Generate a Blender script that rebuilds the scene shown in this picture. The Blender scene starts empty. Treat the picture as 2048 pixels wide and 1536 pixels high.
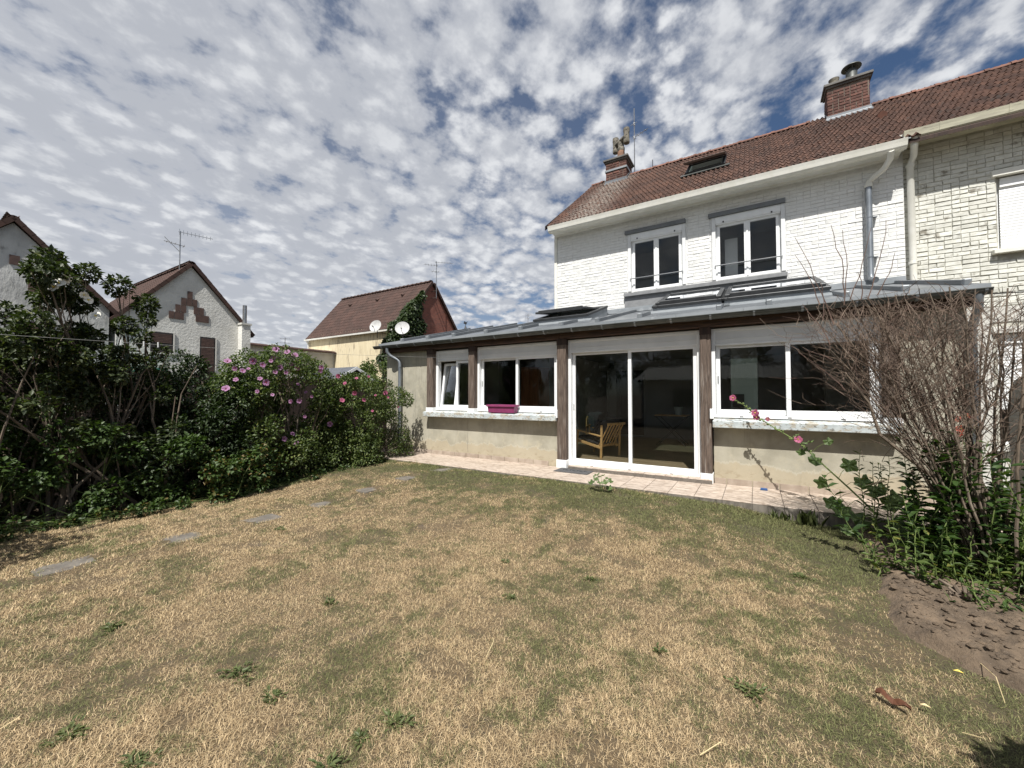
import bpy, math, random
import numpy as np
from mathutils import Vector, Matrix
random.seed(7); RN = np.random.default_rng(11)
S = bpy.context.scene; C = S.collection
R = math.radians

# ------------------------------------------------------------------ camera
CAMZ = 1.6; FPX = 790.0; YAW = R(31.6); PIT = math.atan(22/790)
cd = bpy.data.cameras.new('camera'); cam = bpy.data.objects.new('camera', cd); C.objects.link(cam)
cam.location = (0, 0, CAMZ); cam.rotation_euler = (R(90)+PIT, 0, YAW)
cd.sensor_width = 36; cd.sensor_fit = 'HORIZONTAL'; cd.lens = 36*FPX/2048
cd.clip_start = .05; cd.clip_end = 3000
S.camera = cam

# ------------------------------------------------------------------ sun and exposure
SUN = Vector((-.14, .50, -.80)).normalized()          # direction the light travels
SUN_EL = math.asin(-SUN.z); SUN_AZ = math.atan2(-SUN.x, -SUN.y)   # towards the sun
sd = bpy.data.lights.new('sun', 'SUN'); sd.energy = 5.0; sd.angle = R(.53); sd.color = (1, .968, .915)
sun = bpy.data.objects.new('sun', sd); C.objects.link(sun); sun.location = (5, -20, 40)
sun.rotation_euler = SUN.to_track_quat('-Z', 'Y').to_euler()
S.view_settings.view_transform = 'Standard'; S.view_settings.look = 'None'
S.view_settings.exposure = 0.52; S.view_settings.gamma = 1

# ------------------------------------------------------------------ node helper
class NT:
    def __init__(s, tree): s.t = tree; s.t.nodes.clear()
    def n(s, typ, ins=None, **kw):
        nd = s.t.nodes.new(typ)
        for k, v in kw.items(): setattr(nd, k, v)
        for k, v in (ins or {}).items():
            i = nd.inputs[k]
            if isinstance(v, bpy.types.NodeSocket): s.t.links.new(v, i)
            else: i.default_value = v
        return nd
    def math(s, op, a, b=0.0, c=None, clamp=False):
        nd = s.t.nodes.new('ShaderNodeMath'); nd.operation = op; nd.use_clamp = clamp
        for i, v in enumerate((a, b) if c is None else (a, b, c)):
            if isinstance(v, bpy.types.NodeSocket): s.t.links.new(v, nd.inputs[i])
            else: nd.inputs[i].default_value = v
        return nd.outputs[0]
    def mix(s, f, a, b, mode='MIX'):
        nd = s.t.nodes.new('ShaderNodeMix'); nd.data_type = 'RGBA'; nd.blend_type = mode
        for i, v in ((0, f), (6, a), (7, b)):
            if isinstance(v, bpy.types.NodeSocket): s.t.links.new(v, nd.inputs[i])
            else: nd.inputs[i].default_value = v if i == 0 else (*v, 1)[:4]
        return nd.outputs[2]
    def ramp(s, v, lo, hi):
        nd = s.t.nodes.new('ShaderNodeMapRange'); nd.clamp = True; nd.interpolation_type = 'SMOOTHSTEP'
        s.t.links.new(v, nd.inputs[0]); nd.inputs[1].default_value = lo; nd.inputs[2].default_value = hi
        return nd.outputs[0]
    def noise(s, vec, scale, detail=4, rough=.55, dist=0):
        return s.n('ShaderNodeTexNoise', {'Vector': vec, 'Scale': scale, 'Detail': detail, 'Roughness': rough, 'Distortion': dist}).outputs[0]

# ------------------------------------------------------------------ sky: Nishita blue with a sheet of altocumulus
world = bpy.data.worlds.new('World'); S.world = world; world.use_nodes = True
W = NT(world.node_tree)
sky = W.n('ShaderNodeTexSky', sky_type='NISHITA', sun_disc=False, sun_elevation=SUN_EL, sun_rotation=SUN_AZ,
          altitude=50, air_density=1.0, dust_density=.6, ozone_density=2.2)
SKYS = .10
dirv = W.n('ShaderNodeTexCoord').outputs['Generated']
sp = W.n('ShaderNodeSeparateXYZ', {0: dirv})
zz = W.math('ADD', W.math('MAXIMUM', sp.outputs[2], 0.0), .20)
cx = W.math('DIVIDE', sp.outputs[0], zz); cy = W.math('DIVIDE', sp.outputs[1], zz)
cv = W.n('ShaderNodeCombineXYZ', {0: cx, 1: cy, 2: 0.0}).outputs[0]
cvr = W.n('ShaderNodeMapping', {0: cv, 'Rotation': (0, 0, R(25)), 'Scale': (1.0, .85, 1)}).outputs[0]
warp = W.n('ShaderNodeTexNoise', {'Vector': cvr, 'Scale': 9.0, 'Detail': 4.0, 'Roughness': .6}).outputs[1]
wv = W.n('ShaderNodeVectorMath', {0: warp, 1: (.5, .5, .5)}, operation='SUBTRACT').outputs[0]
wv = W.n('ShaderNodeVectorMath', {0: wv, 'Scale': .13}, operation='SCALE').outputs[0]
cw = W.n('ShaderNodeVectorMath', {0: cvr, 1: wv}, operation='ADD').outputs[0]
vor = W.n('ShaderNodeTexVoronoi', {'Vector': cw, 'Scale': 13.5, 'Smoothness': .6, 'Randomness': 1.0}, feature='SMOOTH_F1').outputs['Distance']
puff = W.math('SUBTRACT', 1.0, W.math('MULTIPLY', vor, 1.25))
fine = W.noise(cvr, 30, 5, .62)
puff2 = W.noise(cvr, 4.6, 3, .5)
big = W.noise(cv, .75, 2, .5)
# the cloud sheet thins out towards +x +y (its edge lies beyond the houses on the right)
edge = W.math('ADD', W.math('MULTIPLY', cx, .62), W.math('MULTIPLY', cy, .25))
cov = W.math('SUBTRACT', W.math('MULTIPLY', big, .35), W.math('MULTIPLY', edge, .172))
dens = W.math('ADD', W.math('ADD', W.math('ADD', W.math('MULTIPLY', puff, .50), W.math('MULTIPLY', puff2, .55)), W.math('MULTIPLY', fine, .42)), cov)
fac = W.ramp(dens, .565, .93)
fac = W.math('MAXIMUM', fac, W.math('MULTIPLY', W.ramp(edge, .5, -1.5), .60))
fac = W.math('MULTIPLY', fac, W.ramp(sp.outputs[2], .0, .10))
thick = W.ramp(W.math('ADD', puff2, W.math('MULTIPLY', big, .9)), .80, 1.15)
lit = W.ramp(W.math('ADD', W.math('MULTIPLY', puff, .6), W.math('MULTIPLY', fine, .5)), .42, .80)
ccol = W.mix(lit, (.385/SKYS, .40/SKYS, .435/SKYS), (.60/SKYS, .61/SKYS, .625/SKYS))
ccol = W.mix(W.math('MULTIPLY', thick, .35), ccol, (.31/SKYS, .325/SKYS, .355/SKYS))
lowm = W.ramp(sp.outputs[2], .02, .30)
skyc = W.mix(lowm, W.mix(.0, sky.outputs[0], sky.outputs[0]), sky.outputs[0])
skyc = W.mix(1.0, skyc, (.43, .485, .54), 'MULTIPLY')
final = W.mix(W.math('MULTIPLY', fac, .93), skyc, ccol)
bg = W.n('ShaderNodeBackground', {'Color': final, 'Strength': SKYS})
W.n('ShaderNodeOutputWorld', {'Surface': bg.outputs[0]})

# ------------------------------------------------------------------ materials
MATS = {}
def nmat(name, c1, c2=None, rough=.75, s=3.0, lo=.35, hi=.65, c3=None, s3=1.0, lo3=.55, hi3=.75, rv=0.0, bump=0.0, bs=40.0,
         metal=0.0, stretch=(1, 1, 1), spec=.4, detail=5, c4=None, s4=8, lo4=.6, hi4=.75, bd=.01):
    m = bpy.data.materials.new(name); m.use_nodes = True; N = NT(m.node_tree); MATS[name] = m
    pos = N.n('ShaderNodeNewGeometry'); p = N.n('ShaderNodeMapping', {0: pos.outputs['Position'], 'Scale': stretch}).outputs[0]
    col = N.n('ShaderNodeRGB').outputs[0]; col.default_value = (*c1, 1)
    if c2: col = N.mix(N.ramp(N.noise(p, s, detail), lo, hi), c1, c2)
    if c3: col = N.mix(N.ramp(N.noise(p, s3, 5, .6), lo3, hi3), col, c3)
    if c4: col = N.mix(N.ramp(N.noise(p, s4, 6, .65), lo4, hi4), col, c4)
    if rv:
        oi = N.n('ShaderNodeObjectInfo').outputs['Random']
        r = N.math('FRACT', N.math('ADD', oi, pos.outputs['Random Per Island']))
        f = N.math('ADD', N.math('MULTIPLY', r, rv*2), 1-rv)
        col = N.mix(1.0, col, N.n('ShaderNodeCombineColor', {0: f, 1: f, 2: f}).outputs[0], 'MULTIPLY')
    ins = {'Base Color': col, 'Roughness': rough, 'Metallic': metal, 'Specular IOR Level': spec}
    b = N.n('ShaderNodeBsdfPrincipled', ins)
    if bump:
        bn = N.n('ShaderNodeBump', {'Height': N.noise(p, bs, 6, .6), 'Strength': bump, 'Distance': bd})
        N.t.links.new(bn.outputs[0], b.inputs['Normal'])
    N.n('ShaderNodeOutputMaterial', {'Surface': b.outputs[0]})
    return m
M = MATS
nmat('white_brick', (.72, .72, .705), (.66, .66, .64), .6, s=9, bump=.35, bs=60, c3=(.6, .6, .57), s3=2.3, lo3=.66, hi3=.8, bd=.006)
nmat('white_mortar', (.66, .66, .65), (.58, .58, .57), .8, s=12, bump=.3, bs=70)
nmat('cream_brick', (.64, .638, .585), (.56, .557, .50), .7, s=14, c3=(.22, .20, .16), s3=6, lo3=.57, hi3=.72, rv=.10, bump=.4, bs=70, bd=.006)
nmat('cream_mortar', (.48, .47, .41), (.29, .28, .24), .9, s=6, bump=.3, bs=80)
nmat('white_pvc', (.80, .81, .81), (.74, .75, .75), .35, s=4)
nmat('shutter_white', (.70, .71, .71), (.64, .65, .65), .4, s=3)
nmat('cream_paint', (.74, .73, .67), (.67, .66, .59), .5, s=5, c3=(.40, .38, .32), s3=6, lo3=.68, hi3=.82)
nmat('cream_paint_dirty', (.62, .60, .46), (.48, .46, .36), .6, s=6, c3=(.16, .15, .12), s3=9, lo3=.60, hi3=.72, stretch=(.4, 1, 3))
nmat('grey_paint', (.165, .175, .185), (.14, .15, .16), .5, s=6)
nmat('sill_grey', (.22, .225, .23), (.18, .185, .19), .6, s=8)
nmat('zinc', (.30, .32, .335), (.235, .255, .27), .42, s=2.5, metal=.25, c3=(.46, .48, .49), s3=5, lo3=.62, hi3=.80, c4=(.2, .22, .24), s4=14, lo4=.62, hi4=.8)
nmat('zinc_panel', (.17, .182, .195), (.13, .142, .155), .40, s=1.5, metal=.3, c3=(.24, .255, .265), s3=4, lo3=.58, hi3=.78)
nmat('zinc_dark', (.11, .115, .11), (.075, .08, .075), .5, s=3, metal=.5, c3=(.28, .29, .29), s3=7, lo3=.62, hi3=.8)
nmat('zinc_pipe', (.27, .29, .31), (.20, .22, .24), .38, s=5, metal=.65)
nmat('wood_post', (.135, .100, .078), (.060, .043, .034), .85, s=10, stretch=(5, 5, .35), c3=(.22, .19, .165), s3=7, lo3=.52, hi3=.75, bump=.5, bs=16)
nmat('wood_beam', (.085, .048, .030), (.040, .024, .018), .8, s=8, stretch=(.4, 5, 5), c3=(.13, .085, .06), s3=5, lo3=.58, hi3=.8, bump=.35, bs=12)
nmat('roof_tile', (.088, .044, .029), (.060, .031, .022), .85, s=2.2, c3=(.048, .036, .030), s3=3.5, lo3=.55, hi3=.74, rv=.24, bump=.35, bs=50, c4=(.125, .085, .06), s4=5, lo4=.64, hi4=.8)
def lichen_tiles():
    N = NT(M['roof_tile'].node_tree) if False else None
    t = M['roof_tile'].node_tree; b = next(n for n in t.nodes if n.type == 'BSDF_PRINCIPLED'); src = b.inputs['Base Color'].links[0].from_socket
    g = t.nodes.new('ShaderNodeNewGeometry'); sp_ = t.nodes.new('ShaderNodeSeparateXYZ'); t.links.new(g.outputs['Position'], sp_.inputs[0])
    def mr(v, a, b_):
        m = t.nodes.new('ShaderNodeMapRange'); m.clamp = True; t.links.new(v, m.inputs[0]); m.inputs[1].default_value = a; m.inputs[2].default_value = b_; return m.outputs[0]
    nz = t.nodes.new('ShaderNodeTexNoise'); nz.inputs['Scale'].default_value = 9; nz.inputs['Detail'].default_value = 5; t.links.new(g.outputs['Position'], nz.inputs['Vector'])
    def mul(a, b_):
        m = t.nodes.new('ShaderNodeMath'); m.operation = 'MULTIPLY'; t.links.new(a, m.inputs[0])
        if isinstance(b_, float): m.inputs[1].default_value = b_
        else: t.links.new(b_, m.inputs[1])
        return m.outputs[0]
    f = mul(mul(mul(mr(sp_.outputs[0], -4.55, -4.0), mr(sp_.outputs[0], -3.0, -3.55)), mr(nz.outputs[0], .38, .62)), .75)
    x = t.nodes.new('ShaderNodeMix'); x.data_type = 'RGBA'; t.links.new(f, x.inputs[0]); t.links.new(src, x.inputs[6]); x.inputs[7].default_value = (.25, .225, .195, 1); t.links.new(x.outputs[2], b.inputs['Base Color'])
lichen_tiles()
nmat('far_tile', (.064, .034, .026), (.048, .027, .021), .85, s=1.2, rv=.15, c3=(.06, .04, .034), s3=2, lo3=.58, hi3=.8)
nmat('ridge_tile', (.19, .088, .062), (.12, .058, .042), .8, s=6, rv=.2)
nmat('red_brick', (.135, .062, .047), (.085, .042, .034), .85, s=16, rv=.35, bump=.4, bs=60, c3=(.07, .05, .04), s3=8, lo3=.62, hi3=.8)
nmat('mortar', (.20, .165, .135), (.14, .115, .095), .9, s=10)
nmat('concrete', (.30, .295, .275), (.22, .215, .20), .9, s=3, c3=(.15, .145, .13), s3=6, lo3=.56, hi3=.75, bump=.4, bs=60)
nmat('concrete_dark', (.16, .155, .145), (.11, .105, .10), .9, s=3, c3=(.07, .07, .06), s3=5, lo3=.58, hi3=.78, bump=.4, bs=50)
nmat('edge_concrete', (.20, .178, .15), (.13, .115, .097), .9, s=5, stretch=(3, 3, .6), c3=(.075, .066, .055), s3=4, lo3=.52, hi3=.72, bump=.4, bs=50)
nmat('lichen_pot', (.22, .20, .165), (.12, .11, .085), .9, s=12, c3=(.045, .04, .035), s3=14, lo3=.52, hi3=.62)
nmat('clay_pot', (.24, .13, .08), (.16, .09, .06), .85, s=12)
nmat('terrace_tile', (.46, .385, .32), (.30, .235, .185), .5, s=9, stretch=(1.0, 3.0, 1), lo=.46, hi=.60, rv=.06, c3=(.52, .45, .38), s3=11, lo3=.55, hi3=.7)
nmat('skirting', (.40, .335, .275), (.31, .25, .20), .5, s=8, rv=.08)
nmat('grout', (.16, .14, .12), (.12, .105, .09), .9, s=20)
nmat('roughcast', (.66, .65, .61), (.55, .54, .50), .95, s=1.2, bump=.7, bs=9, bd=.035, c3=(.28, .275, .25), s3=2.2, lo3=.62, hi3=.8)
nmat('roughcast_old', (.54, .54, .52), (.38, .38, .365), .95, s=1.5, bump=.7, bs=9, bd=.035, c3=(.17, .17, .165), s3=2.6, lo3=.56, hi3=.76, stretch=(1, 1, .5))
nmat('beige_render', (.64, .56, .39), (.57, .49, .33), .9, s=1.6, stretch=(2.5, 2.5, .45), c3=(.34, .285, .20), s3=2.4, lo3=.53, hi3=.68, bump=.3, bs=10, bd=.02)
nmat('black_wood', (.03, .03, .033), (.02, .02, .022), .7, s=6)
nmat('felt_roof', (.10, .105, .12), (.075, .08, .09), .9, s=8)
nmat('brown_shutter', (.10, .060, .048), (.075, .045, .036), .6, s=6, rv=.1)
nmat('dark_frame', (.035, .030, .028), None, .5)
nmat('green_trim', (.02, .14, .10), None, .5)
nmat('steel', (.35, .35, .35), (.25, .25, .25), .35, s=6, metal=.8)
nmat('dark_metal', (.05, .05, .052), None, .45, metal=.6)
nmat('rusty_metal', (.12, .10, .09), (.07, .06, .055), .6, s=20, metal=.4)
nmat('aluminium', (.42, .43, .44), None, .35, metal=.8)
nmat('dish_grey', (.50, .50, .49), (.40, .40, .39), .6, s=5, c3=(.24, .23, .21), s3=9, lo3=.62, hi3=.75)
nmat('velux_frame', (.060, .063, .066), (.045, .047, .05), .45, s=8, metal=.3)
nmat('brown_sash', (.06, .035, .025), None, .5)
nmat('interior_wall', (.27, .28, .27), (.25, .26, .25), .9, s=2)
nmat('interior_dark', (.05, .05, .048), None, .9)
nmat('interior_floor', (.34, .265, .165), (.27, .205, .125), .45, s=3, stretch=(.6, 3, 1), c3=(.20, .15, .09), s3=2.5, lo3=.52, hi3=.7)
nmat('light_wood', (.62, .40, .17), (.54, .33, .13), .5, s=5, stretch=(1, 1, 6))
nmat('wardrobe_wood', (.22, .085, .030), (.16, .06, .02), .5, s=4, stretch=(6, 6, .5))
nmat('grey_fabric', (.05, .053, .058), (.034, .036, .04), .95, s=30, bump=.4, bs=250, bd=.003)
nmat('dark_fabric', (.035, .036, .04), (.024, .025, .028), .95, s=30, bump=.4, bs=200, bd=.003)
nmat('pale_pot', (.42, .50, .50), None, .5)
nmat('pink_plastic', (.24, .045, .125), (.20, .038, .105), .45, s=8)
nmat('blue_plastic', (.02, .075, .22), None, .5)
nmat('rubber_mat', (.085, .085, .088), (.06, .06, .062), .9, s=30, bump=.6, bs=140)
nmat('mat_print', (.03, .03, .032), None, .9)
nmat('stepping_stone', (.165, .148, .125), (.115, .102, .088), .9, s=10, bump=.6, bs=40, c3=(.12, .115, .10), s3=14, lo3=.56, hi3=.7)
nmat('bark', (.165, .128, .095), (.10, .078, .058), .9, s=14, stretch=(1, 1, .3), c3=(.24, .20, .155), s3=6, lo3=.55, hi3=.75, bump=.5, bs=60)
nmat('twig', (.185, .135, .10), (.115, .080, .062), .85, s=6, c3=(.27, .22, .17), s3=3, lo3=.55, hi3=.75)
nmat('red_twig', (.135, .082, .062), (.09, .056, .045), .8, s=6)
nmat('green_stem', (.15, .20, .06), (.11, .15, .045), .7, s=8)
nmat('petal_pink', (.31, .155, .275), (.21, .095, .18), .7, s=30)
nmat('petal_rose', (.33, .085, .16), (.26, .055, .11), .7, s=30)
nmat('petal_orange', (.42, .10, .05), (.34, .06, .04), .7, s=30)
nmat('petal_white', (.74, .73, .68), (.64, .63, .55), .7, s=30)
nmat('petal_mauve', (.50, .33, .47), (.42, .24, .38), .7, s=30)
nmat('flower_eye', (.28, .02, .06), None, .7)
nmat('flower_eye_yellow', (.70, .55, .12), None, .7)
nmat('dry_leaf', (.115, .045, .022), (.07, .028, .015), .85, s=30)
nmat('straw', (.58, .47, .27), (.50, .40, .22), .8, s=8)
nmat('wire', (.24, .24, .23), None, .5)
nmat('fence_wood', (.055, .035, .028), (.035, .024, .020), .9, s=6, stretch=(4, 4, .4))
nmat('earth', (.11, .085, .055), (.075, .065, .040), .95, s=2)
nmat('pale_wall', (.58, .57, .53), (.5, .49, .45), .9, s=2)
nmat('fibre_cement', (.36, .36, .34), (.28, .28, .265), .9, s=3)

def stucco():
    m = bpy.data.materials.new('stucco'); m.use_nodes = True; N = NT(m.node_tree); M['stucco'] = m
    g = N.n('ShaderNodeNewGeometry').outputs['Position']; s = N.n('ShaderNodeSeparateXYZ', {0: g})
    base = N.mix(N.ramp(N.noise(g, 1.8, 6, .6), .35, .66), (.40, .375, .30), (.29, .27, .21))
    base = N.mix(N.ramp(N.noise(g, 6, 5, .6), .52, .75), base, (.425, .385, .29))
    # rain streaks on the bare left panel: fine vertical smears
    st = N.n('ShaderNodeMapping', {0: g, 'Scale': (16, 16, 4.5)}).outputs[0]
    streak = N.math('MULTIPLY', N.ramp(N.noise(st, 1, 6, .7), .50, .70), N.ramp(s.outputs[0], -6.4, -7.0))
    streak = N.math('MULTIPLY', streak, N.ramp(N.noise(g, 1.2, 3), .30, .55))
    runs = N.noise(N.n('ShaderNodeMapping', {0: g, 'Scale': (9, 9, .7)}).outputs[0], 1, 5, .65)
    base = N.mix(N.math('MULTIPLY', N.math('MULTIPLY', N.ramp(runs, .50, .68), N.ramp(s.outputs[2], .45, 1.05)), .45), base, (.24, .225, .18))
    base = N.mix(N.math('MULTIPLY', streak, .75), base, (.21, .20, .165))
    # tide mark of rising damp above the plinth
    wob = N.math('MULTIPLY', N.noise(N.n('ShaderNodeMapping', {0: g, 'Scale': (1, 1, .2)}).outputs[0], 3.4, 6, .68), .50)
    h = N.math('SUBTRACT', s.outputs[2], wob)
    damp = N.ramp(h, .265, .225)
    base = N.mix(N.math('MULTIPLY', damp, .55), base, (.42, .35, .24))
    line = N.math('MULTIPLY', N.ramp(h, .235, .255), N.ramp(h, .275, .26))
    base = N.mix(N.math('MULTIPLY', line, .3), base, (.56, .52, .42))
    spots = N.math('MULTIPLY', N.ramp(N.noise(N.n('ShaderNodeMapping', {0: g, 'Scale': (1, 1, 2.2)}).outputs[0], 9, 5, .6), .52, .64), N.ramp(h, .16, .08))
    base = N.mix(N.math('MULTIPLY', spots, .45), base, (.25, .20, .13))
    bn = N.n('ShaderNodeBump', {'Height': N.noise(g, 45, 6, .65), 'Strength': .35, 'Distance': .006})
    b = N.n('ShaderNodeBsdfPrincipled', {'Base Color': base, 'Roughness': .92, 'Normal': bn.outputs[0]})
    N.n('ShaderNodeOutputMaterial', {'Surface': b.outputs[0]})
stucco()
def sillmat():
    m = bpy.data.materials.new('flaking_sill'); m.use_nodes = True; N = NT(m.node_tree); M['flaking_sill'] = m
    g = N.n('ShaderNodeNewGeometry').outputs['Position']
    base = N.mix(N.ramp(N.noise(g, 5, 4), .4, .6), (.48, .52, .52), (.40, .44, .45))
    fl = N.n('ShaderNodeMapping', {0: g, 'Scale': (1, 1, 2)}).outputs[0]
    base = N.mix(N.ramp(N.noise(fl, 7, 8, .72), .50, .56), base, (.36, .33, .27))
    base = N.mix(N.ramp(N.noise(fl, 15, 8, .72), .545, .60), base, (.14, .13, .11))
    bn = N.n('ShaderNodeBump', {'Height': N.noise(g, 25, 8, .7), 'Strength': .5, 'Distance': .008})
    b = N.n('ShaderNodeBsdfPrincipled', {'Base Color': base, 'Roughness': .8, 'Normal': bn.outputs[0]})
    N.n('ShaderNodeOutputMaterial', {'Surface': b.outputs[0]})
sillmat()
def brickwall_far():
    m = bpy.data.materials.new('far_brick'); m.use_nodes = True; N = NT(m.node_tree); M['far_brick'] = m
    g = N.n('ShaderNodeNewGeometry').outputs['Position']
    v = N.n('ShaderNodeMapping', {0: g, 'Rotation': (0, R(90), R(90))}).outputs[0]
    s = N.n('ShaderNodeSeparateXYZ', {0: g}); v = N.n('ShaderNodeCombineXYZ', {0: s.outputs[1], 1: s.outputs[2], 2: 0.0}).outputs[0]
    t = N.n('ShaderNodeTexBrick', {'Vector': v, 'Color1': (.30, .095, .062, 1), 'Color2': (.19, .062, .045, 1), 'Mortar': (.17, .12, .095, 1),
        'Scale': 1.0, 'Mortar Size': .009, 'Brick Width': .22, 'Row Height': .075})
    col = N.mix(N.ramp(N.noise(g, 1.5, 5), .5, .75), t.outputs[0], (.17, .062, .045))
    b = N.n('ShaderNodeBsdfPrincipled', {'Base Color': col, 'Roughness': .9})
    N.n('ShaderNodeOutputMaterial', {'Surface': b.outputs[0]})
brickwall_far()
def glassmat(name, tint, refl):
    m = bpy.data.materials.new(name); m.use_nodes = True; N = NT(m.node_tree); M[name] = m
    fr = N.n('ShaderNodeFresnel', {'IOR': 1.5}).outputs[0]
    fac = N.math('MULTIPLY', fr, refl, clamp=True)
    a = N.n('ShaderNodeBsdfTransparent', {'Color': (*tint, 1)}); b = N.n('ShaderNodeBsdfGlossy', {'Color': (.95, .97, 1, 1), 'Roughness': .0})
    x = N.n('ShaderNodeMixShader', {0: fac, 1: a.outputs[0], 2: b.outputs[0]})
    N.n('ShaderNodeOutputMaterial', {'Surface': x.outputs[0]})
glassmat('glass', (.95, .96, .955), .52)
glassmat('glass_roof', (.35, .40, .39), 2.6)
def leafmat(name, dark, lite, trans=.25, rough=.5, tip=None):
    m = bpy.data.materials.new(name); m.use_nodes = True; N = NT(m.node_tree); M[name] = m
    a = N.n('ShaderNodeAttribute', attribute_name='tint').outputs['Fac']
    col = N.mix(a, dark, lite)
    if tip: col = N.mix(N.ramp(a, .90, .98), col, tip)
    g = N.n('ShaderNodeNewGeometry').outputs['Position']
    col = N.mix(N.math('MULTIPLY', N.ramp(N.noise(g, 2.5, 2), .45, .7), .35), col, lite)
    b = N.n('ShaderNodeBsdfPrincipled', {'Base Color': col, 'Roughness': rough, 'Specular IOR Level': .35})
    t = N.n('ShaderNodeBsdfTranslucent', {'Color': N.mix(1.0, col, (1.0, 1.25, .45), 'MULTIPLY')})
    x = N.n('ShaderNodeMixShader', {0: trans, 1: b.outputs[0], 2: t.outputs[0]})
    N.n('ShaderNodeOutputMaterial', {'Surface': x.outputs[0]})
leafmat('leaf_dull', (.022, .034, .013), (.062, .078, .030), tip=(.10, .11, .035))
leafmat('leaf_dark', (.014, .025, .010), (.040, .062, .020))
leafmat('leaf_hibiscus', (.035, .058, .017), (.120, .155, .045), tip=(.19, .20, .065))
leafmat('leaf_fresh', (.034, .060, .014), (.100, .140, .036), tip=(.20, .19, .05))
leafmat('leaf_bramble', (.030, .055, .014), (.080, .125, .035), tip=(.15, .10, .035))
leafmat('leaf_glossy', (.018, .042, .013), (.055, .095, .024), rough=.38)
leafmat('leaf_ivy', (.016, .030, .010), (.045, .070, .018))
leafmat('leaf_holly', (.075, .115, .040), (.13, .18, .065))
leafmat('leaf_weed', (.050, .072, .024), (.135, .155, .058))

def grassmats():
    def patch(N, g):
        big = N.ramp(N.noise(g, 1.15, 7, .72), .40, .62)
        med = N.ramp(N.noise(g, 5.5, 5, .7), .40, .64)
        sep = N.n('ShaderNodeSeparateXYZ', {0: g})
        near = N.math('MULTIPLY', N.ramp(sep.outputs[1], 3.8, 5.6), .42)      # greener by the terrace and the bed
        bed = N.math('MULTIPLY', N.ramp(sep.outputs[0], -.5, .8), .30)
        v = N.math('ADD', N.math('ADD', N.math('MULTIPLY', big, .50), N.math('MULTIPLY', med, .34)), N.math('ADD', near, bed))
        return N.math('SUBTRACT', v, .19, clamp=True)
    m = bpy.data.materials.new('lawn_soil'); m.use_nodes = True; N = NT(m.node_tree); M['lawn_soil'] = m
    g = N.n('ShaderNodeNewGeometry').outputs['Position']; p = patch(N, g)
    col = N.mix(p, (.125, .088, .047), (.060, .055, .025))
    col = N.mix(N.ramp(N.noise(g, 30, 5, .7), .45, .7), col, (.075, .058, .036))
    col = N.mix(N.ramp(N.noise(g, 1.9, 3, .6), .64, .72), col, (.10, .075, .052))
    bn = N.n('ShaderNodeBump', {'Height': N.noise(g, 90, 6, .7), 'Strength': .8, 'Distance': .02})
    b = N.n('ShaderNodeBsdfPrincipled', {'Base Color': col, 'Roughness': .95, 'Normal': bn.outputs[0]})
    N.n('ShaderNodeOutputMaterial', {'Surface': b.outputs[0]})
    m = bpy.data.materials.new('grass_blade'); m.use_nodes = True; N = NT(m.node_tree); M['grass_blade'] = m
    g = N.n('ShaderNodeNewGeometry').outputs['Position']; p = patch(N, g)
    a = N.n('ShaderNodeAttribute', attribute_name='tint').outputs['Fac']
    dry = N.mix(a, (.29, .202, .106), (.76, .595, .365)); grn = N.mix(a, (.048, .058, .020), (.255, .260, .110))
    f = N.ramp(N.math('ADD', N.math('MULTIPLY', p, 1.15), N.math('MULTIPLY', N.math('FRACT', N.math('MULTIPLY', a, 7.31)), .58)), .50, .78)
    brn = N.ramp(N.noise(g, 2.1, 6, .7), .52, .66)
    dry = N.mix(N.math('MULTIPLY', brn, .55), dry, N.mix(a, (.13, .085, .045), (.33, .235, .135)))
    col = N.mix(f, dry, grn)
    b = N.n('ShaderNodeBsdfPrincipled', {'Base Color': col, 'Roughness': .75, 'Specular IOR Level': .25})
    t = N.n('ShaderNodeBsdfTranslucent', {'Color': col})
    x = N.n('ShaderNodeMixShader', {0: .2, 1: b.outputs[0], 2: t.outputs[0]})
    N.n('ShaderNodeOutputMaterial', {'Surface': x.outputs[0]})
    m = bpy.data.materials.new('soil'); m.use_nodes = True; N = NT(m.node_tree); M['soil'] = m
    g = N.n('ShaderNodeNewGeometry').outputs['Position']
    col = N.mix(N.ramp(N.noise(g, 7, 6, .65), .35, .65), (.165, .120, .080), (.092, .067, .045))
    col = N.mix(N.ramp(N.noise(g, 40, 5, .7), .55, .75), col, (.20, .158, .12))
    bn = N.n('ShaderNodeBump', {'Height': N.noise(g, 45, 8, .7), 'Strength': .9, 'Distance': .02})
    b = N.n('ShaderNodeBsdfPrincipled', {'Base Color': col, 'Roughness': .95, 'Normal': bn.outputs[0]})
    N.n('ShaderNodeOutputMaterial', {'Surface': b.outputs[0]})
grassmats()

# ------------------------------------------------------------------ pixels to directions (photo pixels, 2048 x 1536)
_F = Vector((-math.sin(YAW)*math.cos(PIT), math.cos(YAW)*math.cos(PIT), math.sin(PIT)))
_R = Vector((math.cos(YAW), math.sin(YAW), 0)); _U = _R.cross(_F)
def ray(u, v): return _F+_R*((u-1024)/FPX)+_U*((768-v)/FPX)
CP = Vector((0, 0, CAMZ))
def onY(u, v, D): k = ray(u, v); return CP+k*(D/k.y)
def onX(u, v, D): k = ray(u, v); return CP+k*(D/k.x)
def onZ(u, v, z): k = ray(u, v); return CP+k*((z-CAMZ)/k.z)

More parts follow.
